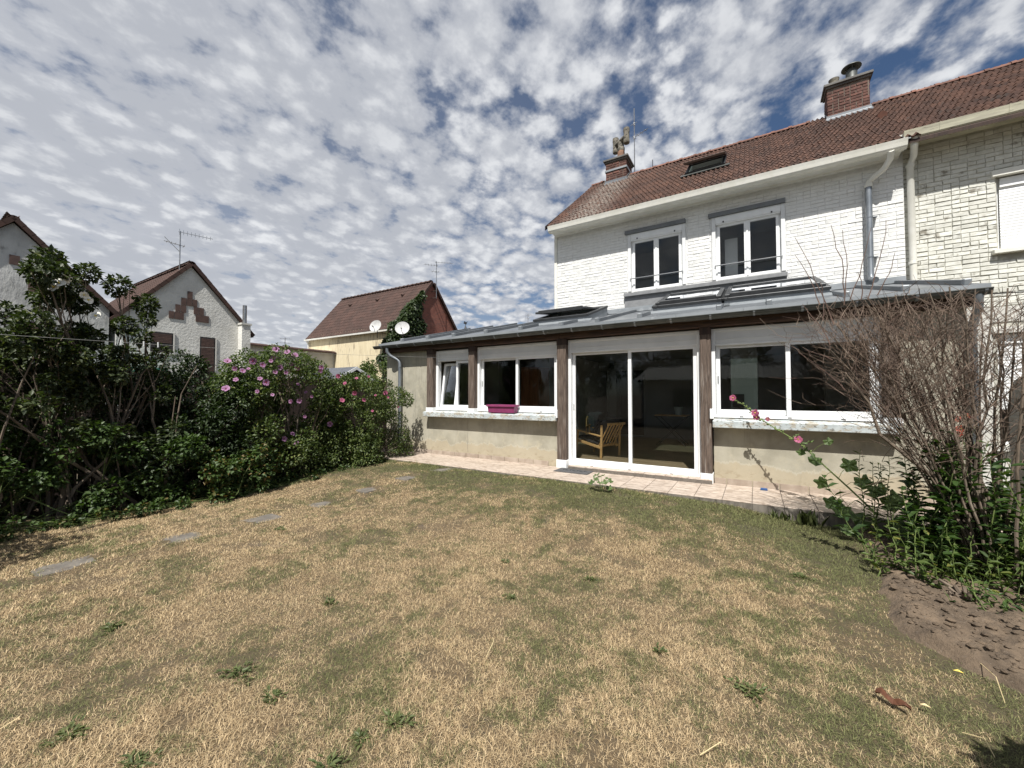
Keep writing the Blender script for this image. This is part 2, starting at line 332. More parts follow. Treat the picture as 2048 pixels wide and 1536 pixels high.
# ------------------------------------------------------------------ mesh helpers
WL = {}
def wl(o): return WL.get(o.name, Vector((0, 0, 0))) if o else Vector((0, 0, 0))
def tag(o, label=None, cat=None, group=None, kind=None):
    if label: o['label'] = label
    if cat: o['category'] = cat
    if group: o['group'] = group
    if kind: o['kind'] = kind
    return o
def thing(name, label, cat, loc=(0, 0, 0), group=None):
    o = bpy.data.objects.new(name, None); C.objects.link(o); o.empty_display_size = .2
    o.location = loc; WL[o.name] = Vector(loc); return tag(o, label, cat, group)
def link(name, me, parent, origin):
    o = bpy.data.objects.new(name, me); C.objects.link(o)
    o.parent = parent; o.location = Vector(origin)-wl(parent); WL[o.name] = Vector(origin); return o
class MB:
    def __init__(s): s.v = []; s.f = []
    def add(s, vs, fs):
        k = len(s.v); s.v += [tuple(p) for p in vs]; s.f += [tuple(i+k for i in f) for f in fs]; return s
    def box(s, x0, x1, y0, y1, z0, z1):
        return s.add([(x0, y0, z0), (x1, y0, z0), (x1, y1, z0), (x0, y1, z0), (x0, y0, z1), (x1, y0, z1), (x1, y1, z1), (x0, y1, z1)],
                     [(0, 3, 2, 1), (4, 5, 6, 7), (0, 1, 5, 4), (1, 2, 6, 5), (2, 3, 7, 6), (3, 0, 4, 7)])
    def obox(s, c, ax, ay, az, hx, hy, hz):
        c = Vector(c); ax, ay, az = Vector(ax), Vector(ay), Vector(az); vs = []
        for k in (-1, 1):
            for i, j in ((-1, -1), (1, -1), (1, 1), (-1, 1)): vs.append(c+ax*hx*i+ay*hy*j+az*hz*k)
        return s.add(vs, [(0, 3, 2, 1), (4, 5, 6, 7), (0, 1, 5, 4), (1, 2, 6, 5), (2, 3, 7, 6), (3, 0, 4, 7)])
    def bar(s, a, b, w, h, up=(0, 0, 1)):
        a, b = Vector(a), Vector(b); d = (b-a); L = d.length; d.normalize(); up = Vector(up)
        r = d.cross(up); r = r.normalized() if r.length > 1e-4 else Vector((1, 0, 0)); u = r.cross(d)
        return s.obox((a+b)/2, r, d, u, w/2, L/2, h/2)
    def prism(s, poly, ext):      # poly: 3-D points of one face, extruded by the vector ext
        e = Vector(ext); P = [Vector(p) for p in poly]; n = len(P); vs = P+[p+e for p in P]
        fs = [tuple(range(n))[::-1], tuple(range(n, 2*n))]+[(i, (i+1) % n, n+(i+1) % n, n+i) for i in range(n)]
        return s.add(vs, fs)
    def tube(s, path, rad, n=8, cap=True):
        P = [Vector(p) for p in path]; m = len(P)
        rr = rad if isinstance(rad, (list, tuple)) else [rad]*m
        ref = None; base = len(s.v)
        for i, p in enumerate(P):
            d = (P[min(i+1, m-1)]-P[max(i-1, 0)]).normalized()
            if ref is None: ref = d.orthogonal().normalized()
            else:
                ref = ref-d*ref.dot(d); ref = ref.normalized() if ref.length > 1e-5 else d.orthogonal().normalized()
            b = d.cross(ref)
            for k in range(n):
                a = 2*math.pi*k/n; s.v.append(tuple(p+(ref*math.cos(a)+b*math.sin(a))*rr[i]))
        for i in range(m-1):
            for k in range(n):
                a0 = base+i*n+k; a1 = base+i*n+(k+1) % n; s.f.append((a0, a1, a1+n, a0+n))
        if cap: s.f.append(tuple(base+k for k in range(n))[::-1]); s.f.append(tuple(base+(m-1)*n+k for k in range(n)))
        return s
    def lathe(s, prof, c=(0, 0, 0), n=16, axis=(0, 0, 1)):
        ax = Vector(axis).normalized(); u = ax.orthogonal().normalized(); w = ax.cross(u); c = Vector(c); base = len(s.v); m = len(prof)
        for r, h in prof:
            for k in range(n):
                a = 2*math.pi*k/n; s.v.append(tuple(c+ax*h+(u*math.cos(a)+w*math.sin(a))*r))
        for i in range(m-1):
            for k in range(n):
                a0 = base+i*n+k; a1 = base+i*n+(k+1) % n; s.f.append((a0, a1, a1+n, a0+n))
        s.f.append(tuple(base+k for k in range(n))[::-1]); s.f.append(tuple(base+(m-1)*n+k for k in range(n)))
        return s
    def mesh(s, name, mat, smooth=False):
        me = bpy.data.meshes.new(name); me.from_pydata(s.v, [], s.f); me.materials.append(M[mat])
        if smooth: me.shade_smooth()
        return me
    def build(s, name, mat, parent=None, smooth=False, bevel=0, kind=None):
        a = np.array(s.v); lo = a.min(0); hi = a.max(0); o0 = Vector(((lo[0]+hi[0])/2, (lo[1]+hi[1])/2, lo[2]))
        me = bpy.data.meshes.new(name); me.from_pydata([tuple(p) for p in a-np.array(o0)], [], s.f); me.materials.append(M[mat])
        if smooth:
            me.shade_smooth()
            try: me.set_sharp_from_angle(angle=R(40))
            except Exception: pass
        o = link(name, me, parent, o0)
        if bevel:
            b = o.modifiers.new('bevel', 'BEVEL'); b.width = bevel; b.segments = 1; b.limit_method = 'ANGLE'
        if kind: o['kind'] = kind
        return o
def nbuild(name, V, F, mat, parent=None, tint=None, kind=None, smooth=False):
    """numpy mesh: V (n,3) world, F (m,3|4) ints"""
    lo = V.min(0); hi = V.max(0); o0 = np.array([(lo[0]+hi[0])/2, (lo[1]+hi[1])/2, lo[2]])
    me = bpy.data.meshes.new(name); k = F.shape[1]
    me.vertices.add(len(V)); me.vertices.foreach_set('co', (V-o0).astype(np.float32).ravel())
    me.loops.add(F.size); me.loops.foreach_set('vertex_index', F.astype(np.int32).ravel())
    me.polygons.add(len(F)); me.polygons.foreach_set('loop_start', np.arange(0, F.size, k, dtype=np.int32))
    try: me.polygons.foreach_set('loop_total', np.full(len(F), k, dtype=np.int32))
    except Exception: pass
    me.update(calc_edges=True); me.materials.append(M[mat])
    if tint is not None:
        at = me.attributes.new('tint', 'FLOAT', 'POINT'); at.data.foreach_set('value', tint.astype(np.float32))
    if smooth: me.shade_smooth()
    o = link(name, me, parent, o0)
    if kind: o['kind'] = kind
    return o
def pieces(name, variants, items, mat, parent, limit=300, rest='stuff'):
    """items: (loc, 3x3 Matrix or None, (sx,sy,sz)); the nearest `limit` are objects sharing mesh data, the rest one joined part"""
    mes = [mb.mesh(name, mat) for mb in variants]
    items = sorted(items, key=lambda t: (Vector(t[0])-CP).length)
    for i, (loc, rot, sc) in enumerate(items[:limit]):
        o = bpy.data.objects.new(name, mes[i*7 % len(mes)]); C.objects.link(o); o.parent = parent
        m = Matrix.LocRotScale(Vector(loc)-wl(parent), (rot or Matrix.Identity(3)).to_quaternion(), Vector(sc)); o.matrix_local = m
    if items[limit:]:
        mb = MB()
        for i, (loc, rot, sc) in enumerate(items[limit:]):
            q = variants[i*7 % len(variants)]; r = (rot or Matrix.Identity(3)) @ Matrix.Diagonal(Vector(sc)); l = Vector(loc)
            mb.add([l+r @ Vector(p) for p in q.v], q.f)
        mb.build(name, mat, parent, kind='stuff')
def struct(o): o['kind'] = 'structure'; return o
def vnoise(x, y, seed=0):     # cheap smooth value noise
    xi, yi = np.floor(x), np.floor(y); xf, yf = x-xi, y-yi
    def h(a, b): return np.modf(np.abs(np.sin(a*127.1+b*311.7+seed*74.7)*43758.5453))[0]
    u = xf*xf*(3-2*xf); v = yf*yf*(3-2*yf)
    return (h(xi, yi)*(1-u)+h(xi+1, yi)*u)*(1-v)+(h(xi, yi+1)*(1-u)+h(xi+1, yi+1)*u)*v
def ss(t): t = np.clip(t, 0, 1); return t*t*(3-2*t)

# ================================================================== GROUND
TOP = .18                                     # terrace level
def gz(x, y):
    x = np.asarray(x, float); y = np.asarray(y, float)
    rise = .145*ss((y-3.4)/2.6)*ss((.75-x)/1.6)
    return rise+.035*(vnoise(x*.9, y*.9, 1)-.5)+.018*(vnoise(x*3.1, y*3.1, 2)-.5)
def bed_edge(y): return .80+.10*(vnoise(np.asarray(y, float)*2.3, np.asarray(y, float)*0+3.3, 41)-.5)+.10*(vnoise(np.asarray(y, float)*7.1, np.asarray(y, float)*0+1.3, 42)-.5)+.16*ss((y-4.4)/1.4)+.10*np.sin(y*1.7)*.6-.25*ss((2.6-y)/1.5)+.90*ss((3.75-y)/.9)
def grid(x0, x1, y0, y1, st, zf):
    xs = np.arange(x0, x1+st/2, st); ys = np.arange(y0, y1+st/2, st); X, Y = np.meshgrid(xs, ys); Z = zf(X, Y)
    V = np.stack([X.ravel(), Y.ravel(), Z.ravel()], 1); nx = len(xs); ny = len(ys)
    i = (np.arange(ny-1)[:, None]*nx+np.arange(nx-1)[None, :]).ravel()
    return V, np.stack([i, i+1, i+nx+1, i+nx], 1)
# far ground, as a ring of earth and grass that reaches the horizon
g = MB(); g.add([(-900, -900, -.06), (900, -900, -.06), (900, 1200, -.06), (-900, 1200, -.06)], [(0, 1, 2, 3)])
struct(g.build('ground', 'earth'))
V, F = grid(-9.2, 3.6, -9, 7.1, .1, gz)
struct(nbuild('lawn', V, F, 'lawn_soil', smooth=True))
def soilz(x, y):
    e = bed_edge(y); t = ss((x-e+.04)/.16)
    clod = vnoise(x*6, y*6, 5)*.7+vnoise(x*16, y*16, 6)*.3+np.abs(vnoise(x*4, y*4, 8)-.5)*.6
    return gz(x, y)-.022+t*(.03+.06*clod)+.030*t*vnoise(x*26, y*26, 9)+.018*t*vnoise(x*55, y*55, 10)
V, F = grid(.35, 2.46, .6, 6.08, .018, soilz)
struct(nbuild('soil_bed', V, F, 'soil'))

# grass blades, too many to count
def grass():
    P = []
    N0 = 1650000
    x = RN.uniform(-7.6, 1.6, N0); y = RN.uniform(-.8, 6.15, N0)
    d = np.hypot(x, y)
    fwd = x*_F.x+y*_F.y; side = x*_R.x+y*_R.y
    keep = (fwd > 1.0) & (np.abs(side) < fwd*1.36+.5)
    dens = np.clip(2.6/np.maximum(d, .5), .26, 1.0)
    bare = vnoise(x*1.9, y*1.9, 21)*.6+vnoise(x*5, y*5, 22)*.4
    dens = dens*np.where(bare > .70, .35, 1.0)
    keep &= RN.random(N0) < dens
    keep &= x < bed_edge(y)+RN.normal(0, .12, N0)+.03
    for (sx, sy) in STONES: keep &= ~((np.abs(x-sx) < .108+RN.normal(0, .03, N0)) & (np.abs(y-sy) < .165+RN.normal(0, .035, N0)))
    x = x[keep]; y = y[keep]; d = d[keep]; n = len(x)
    tall = vnoise(x*1.3, y*1.3, 31)
    edgeb = ss((y-5.5)/.5)
    L = RN.uniform(.014, .046, n)*(.75+.5*tall)*(1+.5*edgeb)
    w = RN.uniform(.0010, .0026, n)*np.clip(d/3.2, 1, 2.3)
    az = RN.uniform(0, 2*np.pi, n); lean = np.clip(RN.normal(1.22, .30, n), .2, 1.62)
    z = gz(x, y)-.004
    dx, dy = np.cos(az), np.sin(az); px, py = -dy, dx
    V = np.empty((n, 5, 3)); l1 = lean*.7
    m = np.stack([x+dx*np.sin(l1)*L*.5, y+dy*np.sin(l1)*L*.5, z+np.cos(l1)*L*.5], 1)
    tp = m+np.stack([dx*np.sin(lean*1.2)*L*.5, dy*np.sin(lean*1.2)*L*.5, np.maximum(np.cos(lean*1.2), -.1)*L*.5], 1)
    b = np.stack([x, y, z], 1); wv = np.stack([px*w/2, py*w/2, np.zeros(n)], 1)
    V[:, 0] = b-wv; V[:, 1] = b+wv; V[:, 2] = m+wv*.85; V[:, 3] = m-wv*.85; V[:, 4] = tp
    i = np.arange(n)[:, None]*5
    T = np.concatenate([i+[0, 1, 2], i+[0, 2, 3], i+[3, 2, 4]], 0)
    t = RN.random(n); tint = np.repeat(t, 5)
    o = nbuild('grass', V.reshape(-1, 3), T, 'grass_blade', tint=tint)
    tag(o, 'short dry straw coloured grass with green patches covering the lawn', 'grass', kind='stuff')
STONES = [(-5.52, 1.03), (-5.46, 1.82), (-5.41, 2.65), (-5.50, 3.59), (-5.42, 4.35), (-5.33, 5.12), (-5.22, 5.90)]
grass()
wst = ['nearest worn grey stepping stone, farthest from the terrace', 'second worn grey stepping stone from the camera end of the row',
       'third worn grey stepping stone from the camera end of the row', 'fourth and middle grey stepping stone of the row in the lawn',
       'third grey stepping stone counted from the terrace', 'grey stepping stone next to last before the terrace', 'grey stepping stone closest to the tiled terrace']
for k, (sx, sy) in enumerate(STONES):
    mb = MB(); n = 14; zt = float(gz(sx, sy))+.002; top = []; bot = []
    for i in range(n):
        a = 2*math.pi*i/n; rx = .155*(abs(math.cos(a))**.35)*(1 if math.cos(a) > 0 else -1); ry = .215*(abs(math.sin(a))**.35)*(1 if math.sin(a) > 0 else -1)
        j = 1+random.uniform(-.07, .07); top.append((sx+rx*j, sy+ry*j, zt+random.uniform(-.004, .004))); bot.append((sx+rx*j*1.03, sy+ry*j*1.03, zt-.06))
    c = len(top); mb.add(top+bot+[(sx, sy, zt+.002)], [(i, (i+1) % c, 2*c) for i in range(c)]+[(c+i, c+(i+1) % c, (i+1) % c, i) for i in range(c)])
    tag(mb.build('stepping_stone', 'stepping_stone'), wst[k], 'stepping stone', 'stepping stones across the lawn')

# ================================================================== TERRACE
X0, X1 = -8.3, 2.38
TY0, TY1 = 6.12, 7.19
mb = MB(); mb.box(X0, X1, TY0+.012, TY1+.05, -.06, TOP-.012); terr = struct(mb.build('terrace', 'grout'))
tile = MB()
def chamfer_tile(w, d, h, c=.004):
    t = MB(); a, b = w/2, d/2
    t.add([(-a, -b, 0), (a, -b, 0), (a, b, 0), (-a, b, 0), (-a, -b, h-c), (a, -b, h-c), (a, b, h-c), (-a, b, h-c),
           (-a+c, -b+c, h), (a-c, -b+c, h), (a-c, b-c, h), (-a+c, b-c, h)],
          [(0, 1, 5, 4), (1, 2, 6, 5), (2, 3, 7, 6), (3, 0, 4, 7), (4, 5, 9, 8), (5, 6, 10, 9), (6, 7, 11, 10), (7, 4, 8, 11), (8, 9, 10, 11)])
    return t
pw = .35; xs = [-.055+pw*k+pw/2 for k in range(-24, 7)]
items = []
for x in xs:
    if x-pw/2 < X0 or x+pw/2 > X1+.05: continue
    for r in range(3):
        y = TY0+.178+r*.357
        items.append(((x, y, TOP-.012+random.uniform(0, .0015)), None, (1, 1, 1)))
pieces('tile', [chamfer_tile(.343, .350, .012)], items, 'terrace_tile', terr)
# upright tiles along the front edge of the terrace
items = [((x, TY0+.006, .005), None, (1, 1, 1)) for x in xs if x-pw/2 >= X0 and x+pw/2 <= X1+.05]
ft = MB(); ft.box(-.170, .170, -.006, .006, -.05, TOP-.02)
pieces('edge_tile', [ft], items, 'edge_concrete', terr)

# ================================================================== LEAN-TO EXTENSION
ext = thing('lean_to_extension', 'low rendered lean-to extension with zinc roof, brown posts and sliding glass door', 'extension', (-3, 8.5, 0))
YW = 7.2; BZ = 2.70                            # wall plane, underside of the beam
WX0 = -8.33; WX1 = 2.28
w = MB()
w.box(WX0, -6.70, YW, YW+.22, 0, BZ)                       # bare left panel
w.box(-6.70, -3.30, YW, YW+.22, 0, 1.17)                   # under the left windows
w2_ = MB(); w2_.box(-.58, 1.64, YW, YW+.22, 0, 1.17)       # under the right window
w2_.box(1.64, WX1, YW, YW+.22, 0, BZ)                      # right end panel
w.box(WX0, WX0+.22, YW+.22, 10.0, 0, BZ)                   # side walls
w2_.box(WX1-.22, WX1, YW+.22, 10.0, 0, BZ)
w.add([(WX0, YW+.12, BZ), (WX0, 10, BZ), (WX0, 10, 3.62), (WX0+.2, YW+.12, BZ), (WX0+.2, 10, BZ), (WX0+.2, 10, 3.62)], [(0, 1, 2), (3, 5, 4), (0, 2, 5, 3)])
w2_.add([(WX1-.2, YW+.12, BZ), (WX1-.2, 10, BZ), (WX1-.2, 10, 3.62), (WX1, YW+.12, BZ), (WX1, 10, BZ), (WX1, 10, 3.62)], [(0, 1, 2), (3, 5, 4), (0, 2, 5, 3)])
wall = w.build('wall', 'stucco', ext); wall2 = w2_.build('wall', 'stucco', ext)
# hairline crack below the small window
ck = MB(); p = [(-5.62+.006*math.sin(k*1.9)+.004*random.random(), YW-.0015, 1.05-.068*k) for k in range(12)]; ck.tube(p, .0022, 4); ck.build('crack', 'concrete_dark', wall)
# skirting tiles
sk = MB(); sk.box(-.168, .168, -.014, -.001, 0, .088); items = []
for x in xs:
    if (x+.1 < -3.32 and x-.17 > -7.7) or (x-.1 > -.60 and x+.17 < 2.3): items.append(((x, YW, TOP+.002), None, (1, 1, 1)))
items += [((-.495, YW, TOP+.002), None, (.48, 1, 1)), ((1.99+.14, YW, TOP+.002), None, (.6, 1, 1))]
pieces('skirting_tile', [sk], items, 'skirting', wall)
# door step tiles
st = MB(); st.box(-3.06, -.60, 7.02, 7.30, TOP-.01, .238); stp = st.build('door_step', 'grout', ext)
items = [((-2.97+.352*k+.08, 7.11, .238), None, (1, .52, 1)) for k in range(7)]
pieces('tile', [chamfer_tile(.345, .35, .012)], items, 'terrace_tile', stp)
# sills
for (a, b) in ((-6.84, -3.32), (-.58, 1.62)):
    mb = MB(); mb.prism([(a, 7.00, 1.085), (a, 7.24, 1.085), (a, 7.24, 1.225), (a, 7.00, 1.195)], (b-a, 0, 0)); mb.build('sill', 'flaking_sill', ext, bevel=.008)
# posts and their white bases
for (a, b, z0) in ((-6.79, -6.60, 1.20), (-5.52, -5.35, 1.20), (-3.32, -3.13, TOP), (-.76, -.60, TOP), (1.47, 1.63, 1.20)):
    mb = MB(); mb.box(a, b, 7.08, 7.30, z0+(.10 if z0 > 1 else .16), BZ+.002); ps = mb.build('post', 'wood_post', ext, bevel=.006)
    mb = MB(); mb.box(a-.012, b+.012, 7.066, 7.31, z0+.002, z0+(.10 if z0 > 1 else .16)-.001); mb.build('post_base', 'white_pvc', ps, bevel=.004)
    mb = MB(); mb.box(a-.003, b+.003, 7.077, 7.27, BZ-.12, BZ-.002); mb.build('post_head', 'fence_wood', ps)
mb = MB(); mb.box(-8.33, -3.26, 7.06, 7.24, BZ+.004, 2.86); mb.box(-3.255, WX1+.10, 7.06, 7.24, BZ+.004, 2.86); mb.build('beam', 'wood_beam', ext, bevel=.006)
# --- windows of the extension
def frame(mb, x0, x1, z0, z1, y0, y1, t, tb=None):
    tb = tb or t
    mb.box(x0, x0+t, y0, y1, z0, z1); mb.box(x1-t, x1, y0, y1, z0, z1)
    mb.box(x0+t, x1-t, y0, y1, z1-t, z1); mb.box(x0+t, x1-t, y0, y1, z0, z0+tb)
def pane(parent, x0, x1, z0, z1, y, mat='glass', th=.006):
    mb = MB(); mb.box(x0, x1, y, y+th, z0, z1); return mb.build('pane', mat, parent)
def slider(name, x0, x1, z0, z1, zbox, xm, tb, label=None):
    mb = MB(); frame(mb, x0, x1, z0, z1, 7.20, 7.33, .055, .05)
    mb.box(x0+.055, x1-.055, 7.215, 7.225, zbox-.03, zbox)
    wd = mb.build(name, 'white_pvc', ext, bevel=.004)
    bx = MB(); bx.box(x0+.045, x1-.045, 7.215, 7.34, zbox, z1-.052); bx.box(x0+.06, x1-.06, 7.205, 7.214, zbox+.075, zbox+.08); bx.build('shutter_box', 'shutter_white', wd, bevel=.004)
    a, b = x0+.06, x1-.06; zt = zbox-.012; zb = z0+.055
    for i, (u, v, y) in enumerate(((a, xm+.03, 7.275), (xm-.03, b, 7.235))):
        s_ = MB(); frame(s_, u, v, zb, zt, y, y+.036, .06, tb)
        so = s_.build('sash', 'white_pvc', wd, bevel=.004); pane(wd, u+.055, v-.055, zb+tb-.005, zt-.055, y+.015)
    h = MB(); h.box(a+.022, a+.038, 7.262, 7.274, (zb+zt)/2-.06, (zb+zt)/2+.06); h.build('pull_handle', 'aluminium', wd)
    for q in (.2, .5, .8):
        dr = MB(); xx = x0+(x1-x0)*q; dr.box(xx-.025, xx+.025, 7.196, 7.199, z0+.018, z0+.028); dr.build('drain_cap', 'dark_metal', wd)
    return wd
slider('window', -5.35, -3.33, 1.235, 2.68, 2.43, -4.33, .075)
slider('sliding_door', -3.13, -.76, .232, 2.68, 2.45, -1.94, .072)
slider('window', -.60, 1.47, 1.235, 2.68, 2.43, .43, .075)
# small tilt-and-turn window, left leaf tilted in
mb = MB(); frame(mb, -6.60, -5.52, 1.235, 2.66, 7.20, 7.31, .075, .06); wd = mb.build('window', 'white_pvc', ext, bevel=.004)
bx = MB(); bx.box(-6.53, -5.56, 7.212, 7.33, 2.41, 2.60); bx.build('shutter_box', 'shutter_white', wd, bevel=.004)
mb = MB(); frame(mb, -6.00, -5.53, 1.30, 2.40, 7.235, 7.29, .055, .065); mb.build('sash', 'white_pvc', wd, bevel=.004); pane(wd, -5.95, -5.58, 1.36, 2.35, 7.26)
tl = Matrix.Translation((0, 7.24, 1.30)) @ Matrix.Rotation(R(-8), 4, 'X')
mb = MB(); frame(mb, -6.50, -6.02, 0, 1.08, 0, .055, .055, .065); mb.v = [tuple(tl @ Vector(p)) for p in mb.v]; mb.build('sash', 'white_pvc', wd, bevel=.004)
mb = MB(); mb.box(-6.45, -6.07, .025, .031, .06, 1.03); mb.v = [tuple(tl @ Vector(p)) for p in mb.v]; mb.build('pane', 'glass', wd)
# little white boxes on the posts beside the sills
for (x, z) in ((-3.33, 1.20), (-.60, 1.27)):
    mb = MB(); mb.box(x-.02, x+.035, 7.03, 7.075, z-.05, z+.11); mb.build('junction_box', 'white_pvc', ext, bevel=.005)

# --- roof of the extension
SL = .246; RY0, RZ0 = 6.97, 2.935
def rz(y): return RZ0+(y-RY0)*SL
sdir = Vector((0, 1, SL)).normalized(); sn = Vector((0, -SL, 1)).normalized()
rf = MB()
RW = [(-4.28, -3.10), (-1.62, -.52), (-.42, .98)]              # the three roof windows leave openings
RYA, RYB = 8.10, 9.30
cuts = [-8.36]+[c for ab in RW for c in ab]+[2.40]
def slab(x0, x1, y0, y1): rf.prism([(x0, y0, rz(y0)), (x1, y0, rz(y0)), (x1, y1, rz(y1)), (x0, y1, rz(y1))], (0, 0, -.075))
slab(-8.36, 2.40, RY0, RYA); slab(-8.36, 2.40, RYB, 9.99)
for k in range(0, len(cuts), 2): slab(cuts[k], cuts[k+1], RYA, RYB)
roof = rf.build('roof', 'zinc_panel', ext)
ceil = MB(); ceil.prism([(WX0+.23, 7.34, 2.70), (WX1-.23, 7.34, 2.70), (WX1-.23, 7.34, 2.86), (WX0+.23, 7.34, 2.86)], (0, .03, 0)); ceil.build('ceiling_edge', 'interior_wall', ext)
ribs = [-7.67, -6.80, -5.95, -5.05, -4.16+.0, -3.32+.1, -2.50, -1.72, -.47, .20, 1.10, 1.70, 2.26]
for x in ribs:
    a = 7.13+random.uniform(-.02, .02); inwin = any(l-.1 < x < r+.1 for l, r in RW); segs = [(a, RYA-.22), (RYB+.35, 9.93)] if inwin else [(a, 9.93)]
    for (y0, y1) in segs:
        mb = MB(); mb.obox((x, (y0+y1)/2, rz((y0+y1)/2)+.032), (1, 0, 0), sdir, sn, .026, (y1-y0)/2/math.cos(math.atan(SL)), .032)
        mb.build('batten', 'zinc_panel', roof, bevel=.006)
    mb = MB(); mb.obox((x, a-.035, rz(a-.035)+.036), (1, 0, 0), sdir, sn, .036, .040, .040); mb.build('batten_cap', 'zinc', roof, bevel=.008)
# folded eave strip with sheets of its own, flashing at the house wall
mb = MB(); xs2 = [-8.37]+[(ribs[i]+ribs[i+1])/2 for i in range(len(ribs)-1)]+[2.41]
for i in range(len(xs2)-1):
    mb = MB(); mb.prism([(xs2[i]+.002, 6.945, rz(6.945)-.055), (xs2[i+1]-.002, 6.945, rz(6.945)-.055), (xs2[i+1]-.002, 6.945, rz(6.945)+.004), (xs2[i]+.002, 6.945, rz(6.945)+.004)], (0, .022, .004)); mb.build('eave_strip', 'zinc', roof)
mb = MB(); mb.box(-4.70, 2.40, 9.965, 9.992, rz(9.97)-.03, rz(9.97)+.13); mb.box(-4.70, 2.40, 9.94, 9.964, rz(9.94)+.015, rz(9.94)+.10); mb.build('flashing', 'zinc', roof)
# gutter: half round with joints and hooks
def half_gutter(mb, x0, x1, yc, zc, r, n=9, th=.006):
    pr = [(yc+r*math.cos(math.pi+math.pi*k/n), zc+r*math.sin(math.pi+math.pi*k/n)) for k in range(n+1)]
    pi = [(yc+(r-th)*math.cos(math.pi+math.pi*k/n), zc+(r-th)*math.sin(math.pi+math.pi*k/n)) for k in range(n+1)][::-1]
    mb.prism([(x0, y, z) for y, z in pr+pi], (x1-x0, 0, 0))
mb = MB(); gy, gzz, gr = 6.935, 2.862, .068
half_gutter(mb, -8.50, 2.40, gy, gzz, gr); mb.tube([(-8.50, gy-gr, gzz), (2.40, gy-gr, gzz)], .009, 6)
gut = mb.build('gutter', 'zinc_dark', ext, smooth=True)
mb = MB(); mb.lathe([(gr, 0), (gr, .006)], (-8.503, gy, gzz), 18, (1, 0, 0)); mb.v = [p for p in mb.v]; 
for k in range(19):
    x = -8.2+k*.585; mb = MB(); half_gutter(mb, x, x+.028, gy, gzz, gr+.006, th=.007); mb.build('gutter_hook', 'zinc_pipe', gut)
# downpipe at the left corner
pa = onY(799, 800, 7.11); px_ = pa.x
mb = MB(); mb.tube([(px_-.27, gy, gzz-gr+.02), (px_-.27, gy, gzz-.15), (px_-.255, gy+.02, gzz-.20), (px_-.21, gy+.05, gzz-.255), (px_-.07, 7.09, gzz-.35), (px_-.02, 7.11, gzz-.40), (px_, 7.115, gzz-.47), (px_, 7.115, .26)], [.044]*8, 12)
dp = mb.build('downpipe', 'zinc_pipe', ext, smooth=True)
for z in (2.30, 1.62, .98): mb = MB(); mb.lathe([(.049, 0), (.049, .03)], (px_, 7.115, z), 14); mb.box(px_-.008, px_+.008, 7.15, 7.21, z+.005, z+.025); mb.build('pipe_clip', 'zinc_pipe', dp)
mb = MB(); mb.tube([(px_, 7.115, .27), (px_, 7.10, .215), (px_+.02, 7.02, .205)], .05, 12); mb.build('pipe_shoe', 'zinc_dark', dp, smooth=True)
# roof windows
def roof_window(x0, x1, open_deg, kerb):
    k = MB(); y0, y1 = RYA-.05, RYB+.05; z0 = rz(y0)+.10; z1 = rz(y1)+.22*kerb+.10
    for (a, b) in ((x0-.07, x0), (x1, x1+.07)): k.prism([(a, y0, rz(y0)-.02), (a, y1, rz(y1)-.02), (a, y1, z1), (a, y0, z0)], (b-a, 0, 0))
    k.prism([(x0, y0, rz(y0)-.02), (x0, y0+.06, rz(y0)-.02), (x0, y0+.06, z0), (x0, y0, z0)], (x1-x0, 0, 0))
    k.prism([(x0, y1-.06, rz(y1)-.02), (x0, y1, rz(y1)-.02), (x0, y1, z1), (x0, y1-.06, z1)], (x1-x0, 0, 0))
    rw = k.build('roof_window', 'zinc', ext)
    t = MB(); t.prism([(x0-.16, y0-.11, rz(y0-.11)+.002), (x1+.16, y0-.11, rz(y0-.11)+.002), (x1+.16, y0, rz(y0)+.035), (x0-.16, y0, rz(y0)+.035)], (0, 0, .012)); t.build('apron', 'zinc', rw)
    ang = math.atan2(z1-z0, y1-y0); L = math.hypot(y1-y0, z1-z0)
    m = Matrix.Translation((0, (y0+y1)/2, (z0+z1)/2+.004)) @ Matrix.Rotation(ang, 4, 'X')
    ms = m @ Matrix.Rotation(R(-open_deg), 4, 'X')
    f = MB(); a, b = -L/2-.03, L/2+.02
    f.box(x0-.085, x0+.03, a, b, .0, .05); f.box(x1-.03, x1+.085, a, b, .0, .05); f.box(x0+.03, x1-.03, a, a+.09, .0, .05); f.box(x0+.03, x1-.03, b-.09, b, .0, .055)
    f.v = [tuple(m @ Vector(p)) for p in f.v]; f.build('frame', 'velux_frame', rw, bevel=.006)
    s_ = MB(); a, b = -L/2+.0, L/2-.02
    s_.box(x0-.02, x0+.06, a, b, .055, .10); s_.box(x1-.06, x1+.02, a, b, .055, .10); s_.box(x0+.06, x1-.06, a, a+.085, .045, .125); s_.box(x0+.06, x1-.06, b-.10, b, .055, .115)
    s_.v = [tuple(ms @ Vector(p)) for p in s_.v]; s_.build('sash', 'velux_frame', rw, bevel=.006)
    p = MB(); p.box(x0+.06, x1-.06, a+.085, b-.10, .078, .086); p.v = [tuple(ms @ Vector(q)) for q in p.v]; p.build('pane', 'glass_roof', rw)
    return rw
roof_window(*RW[0], 9, .45); roof_window(*RW[1], 0, .62); roof_window(*RW[2], 0, .62)

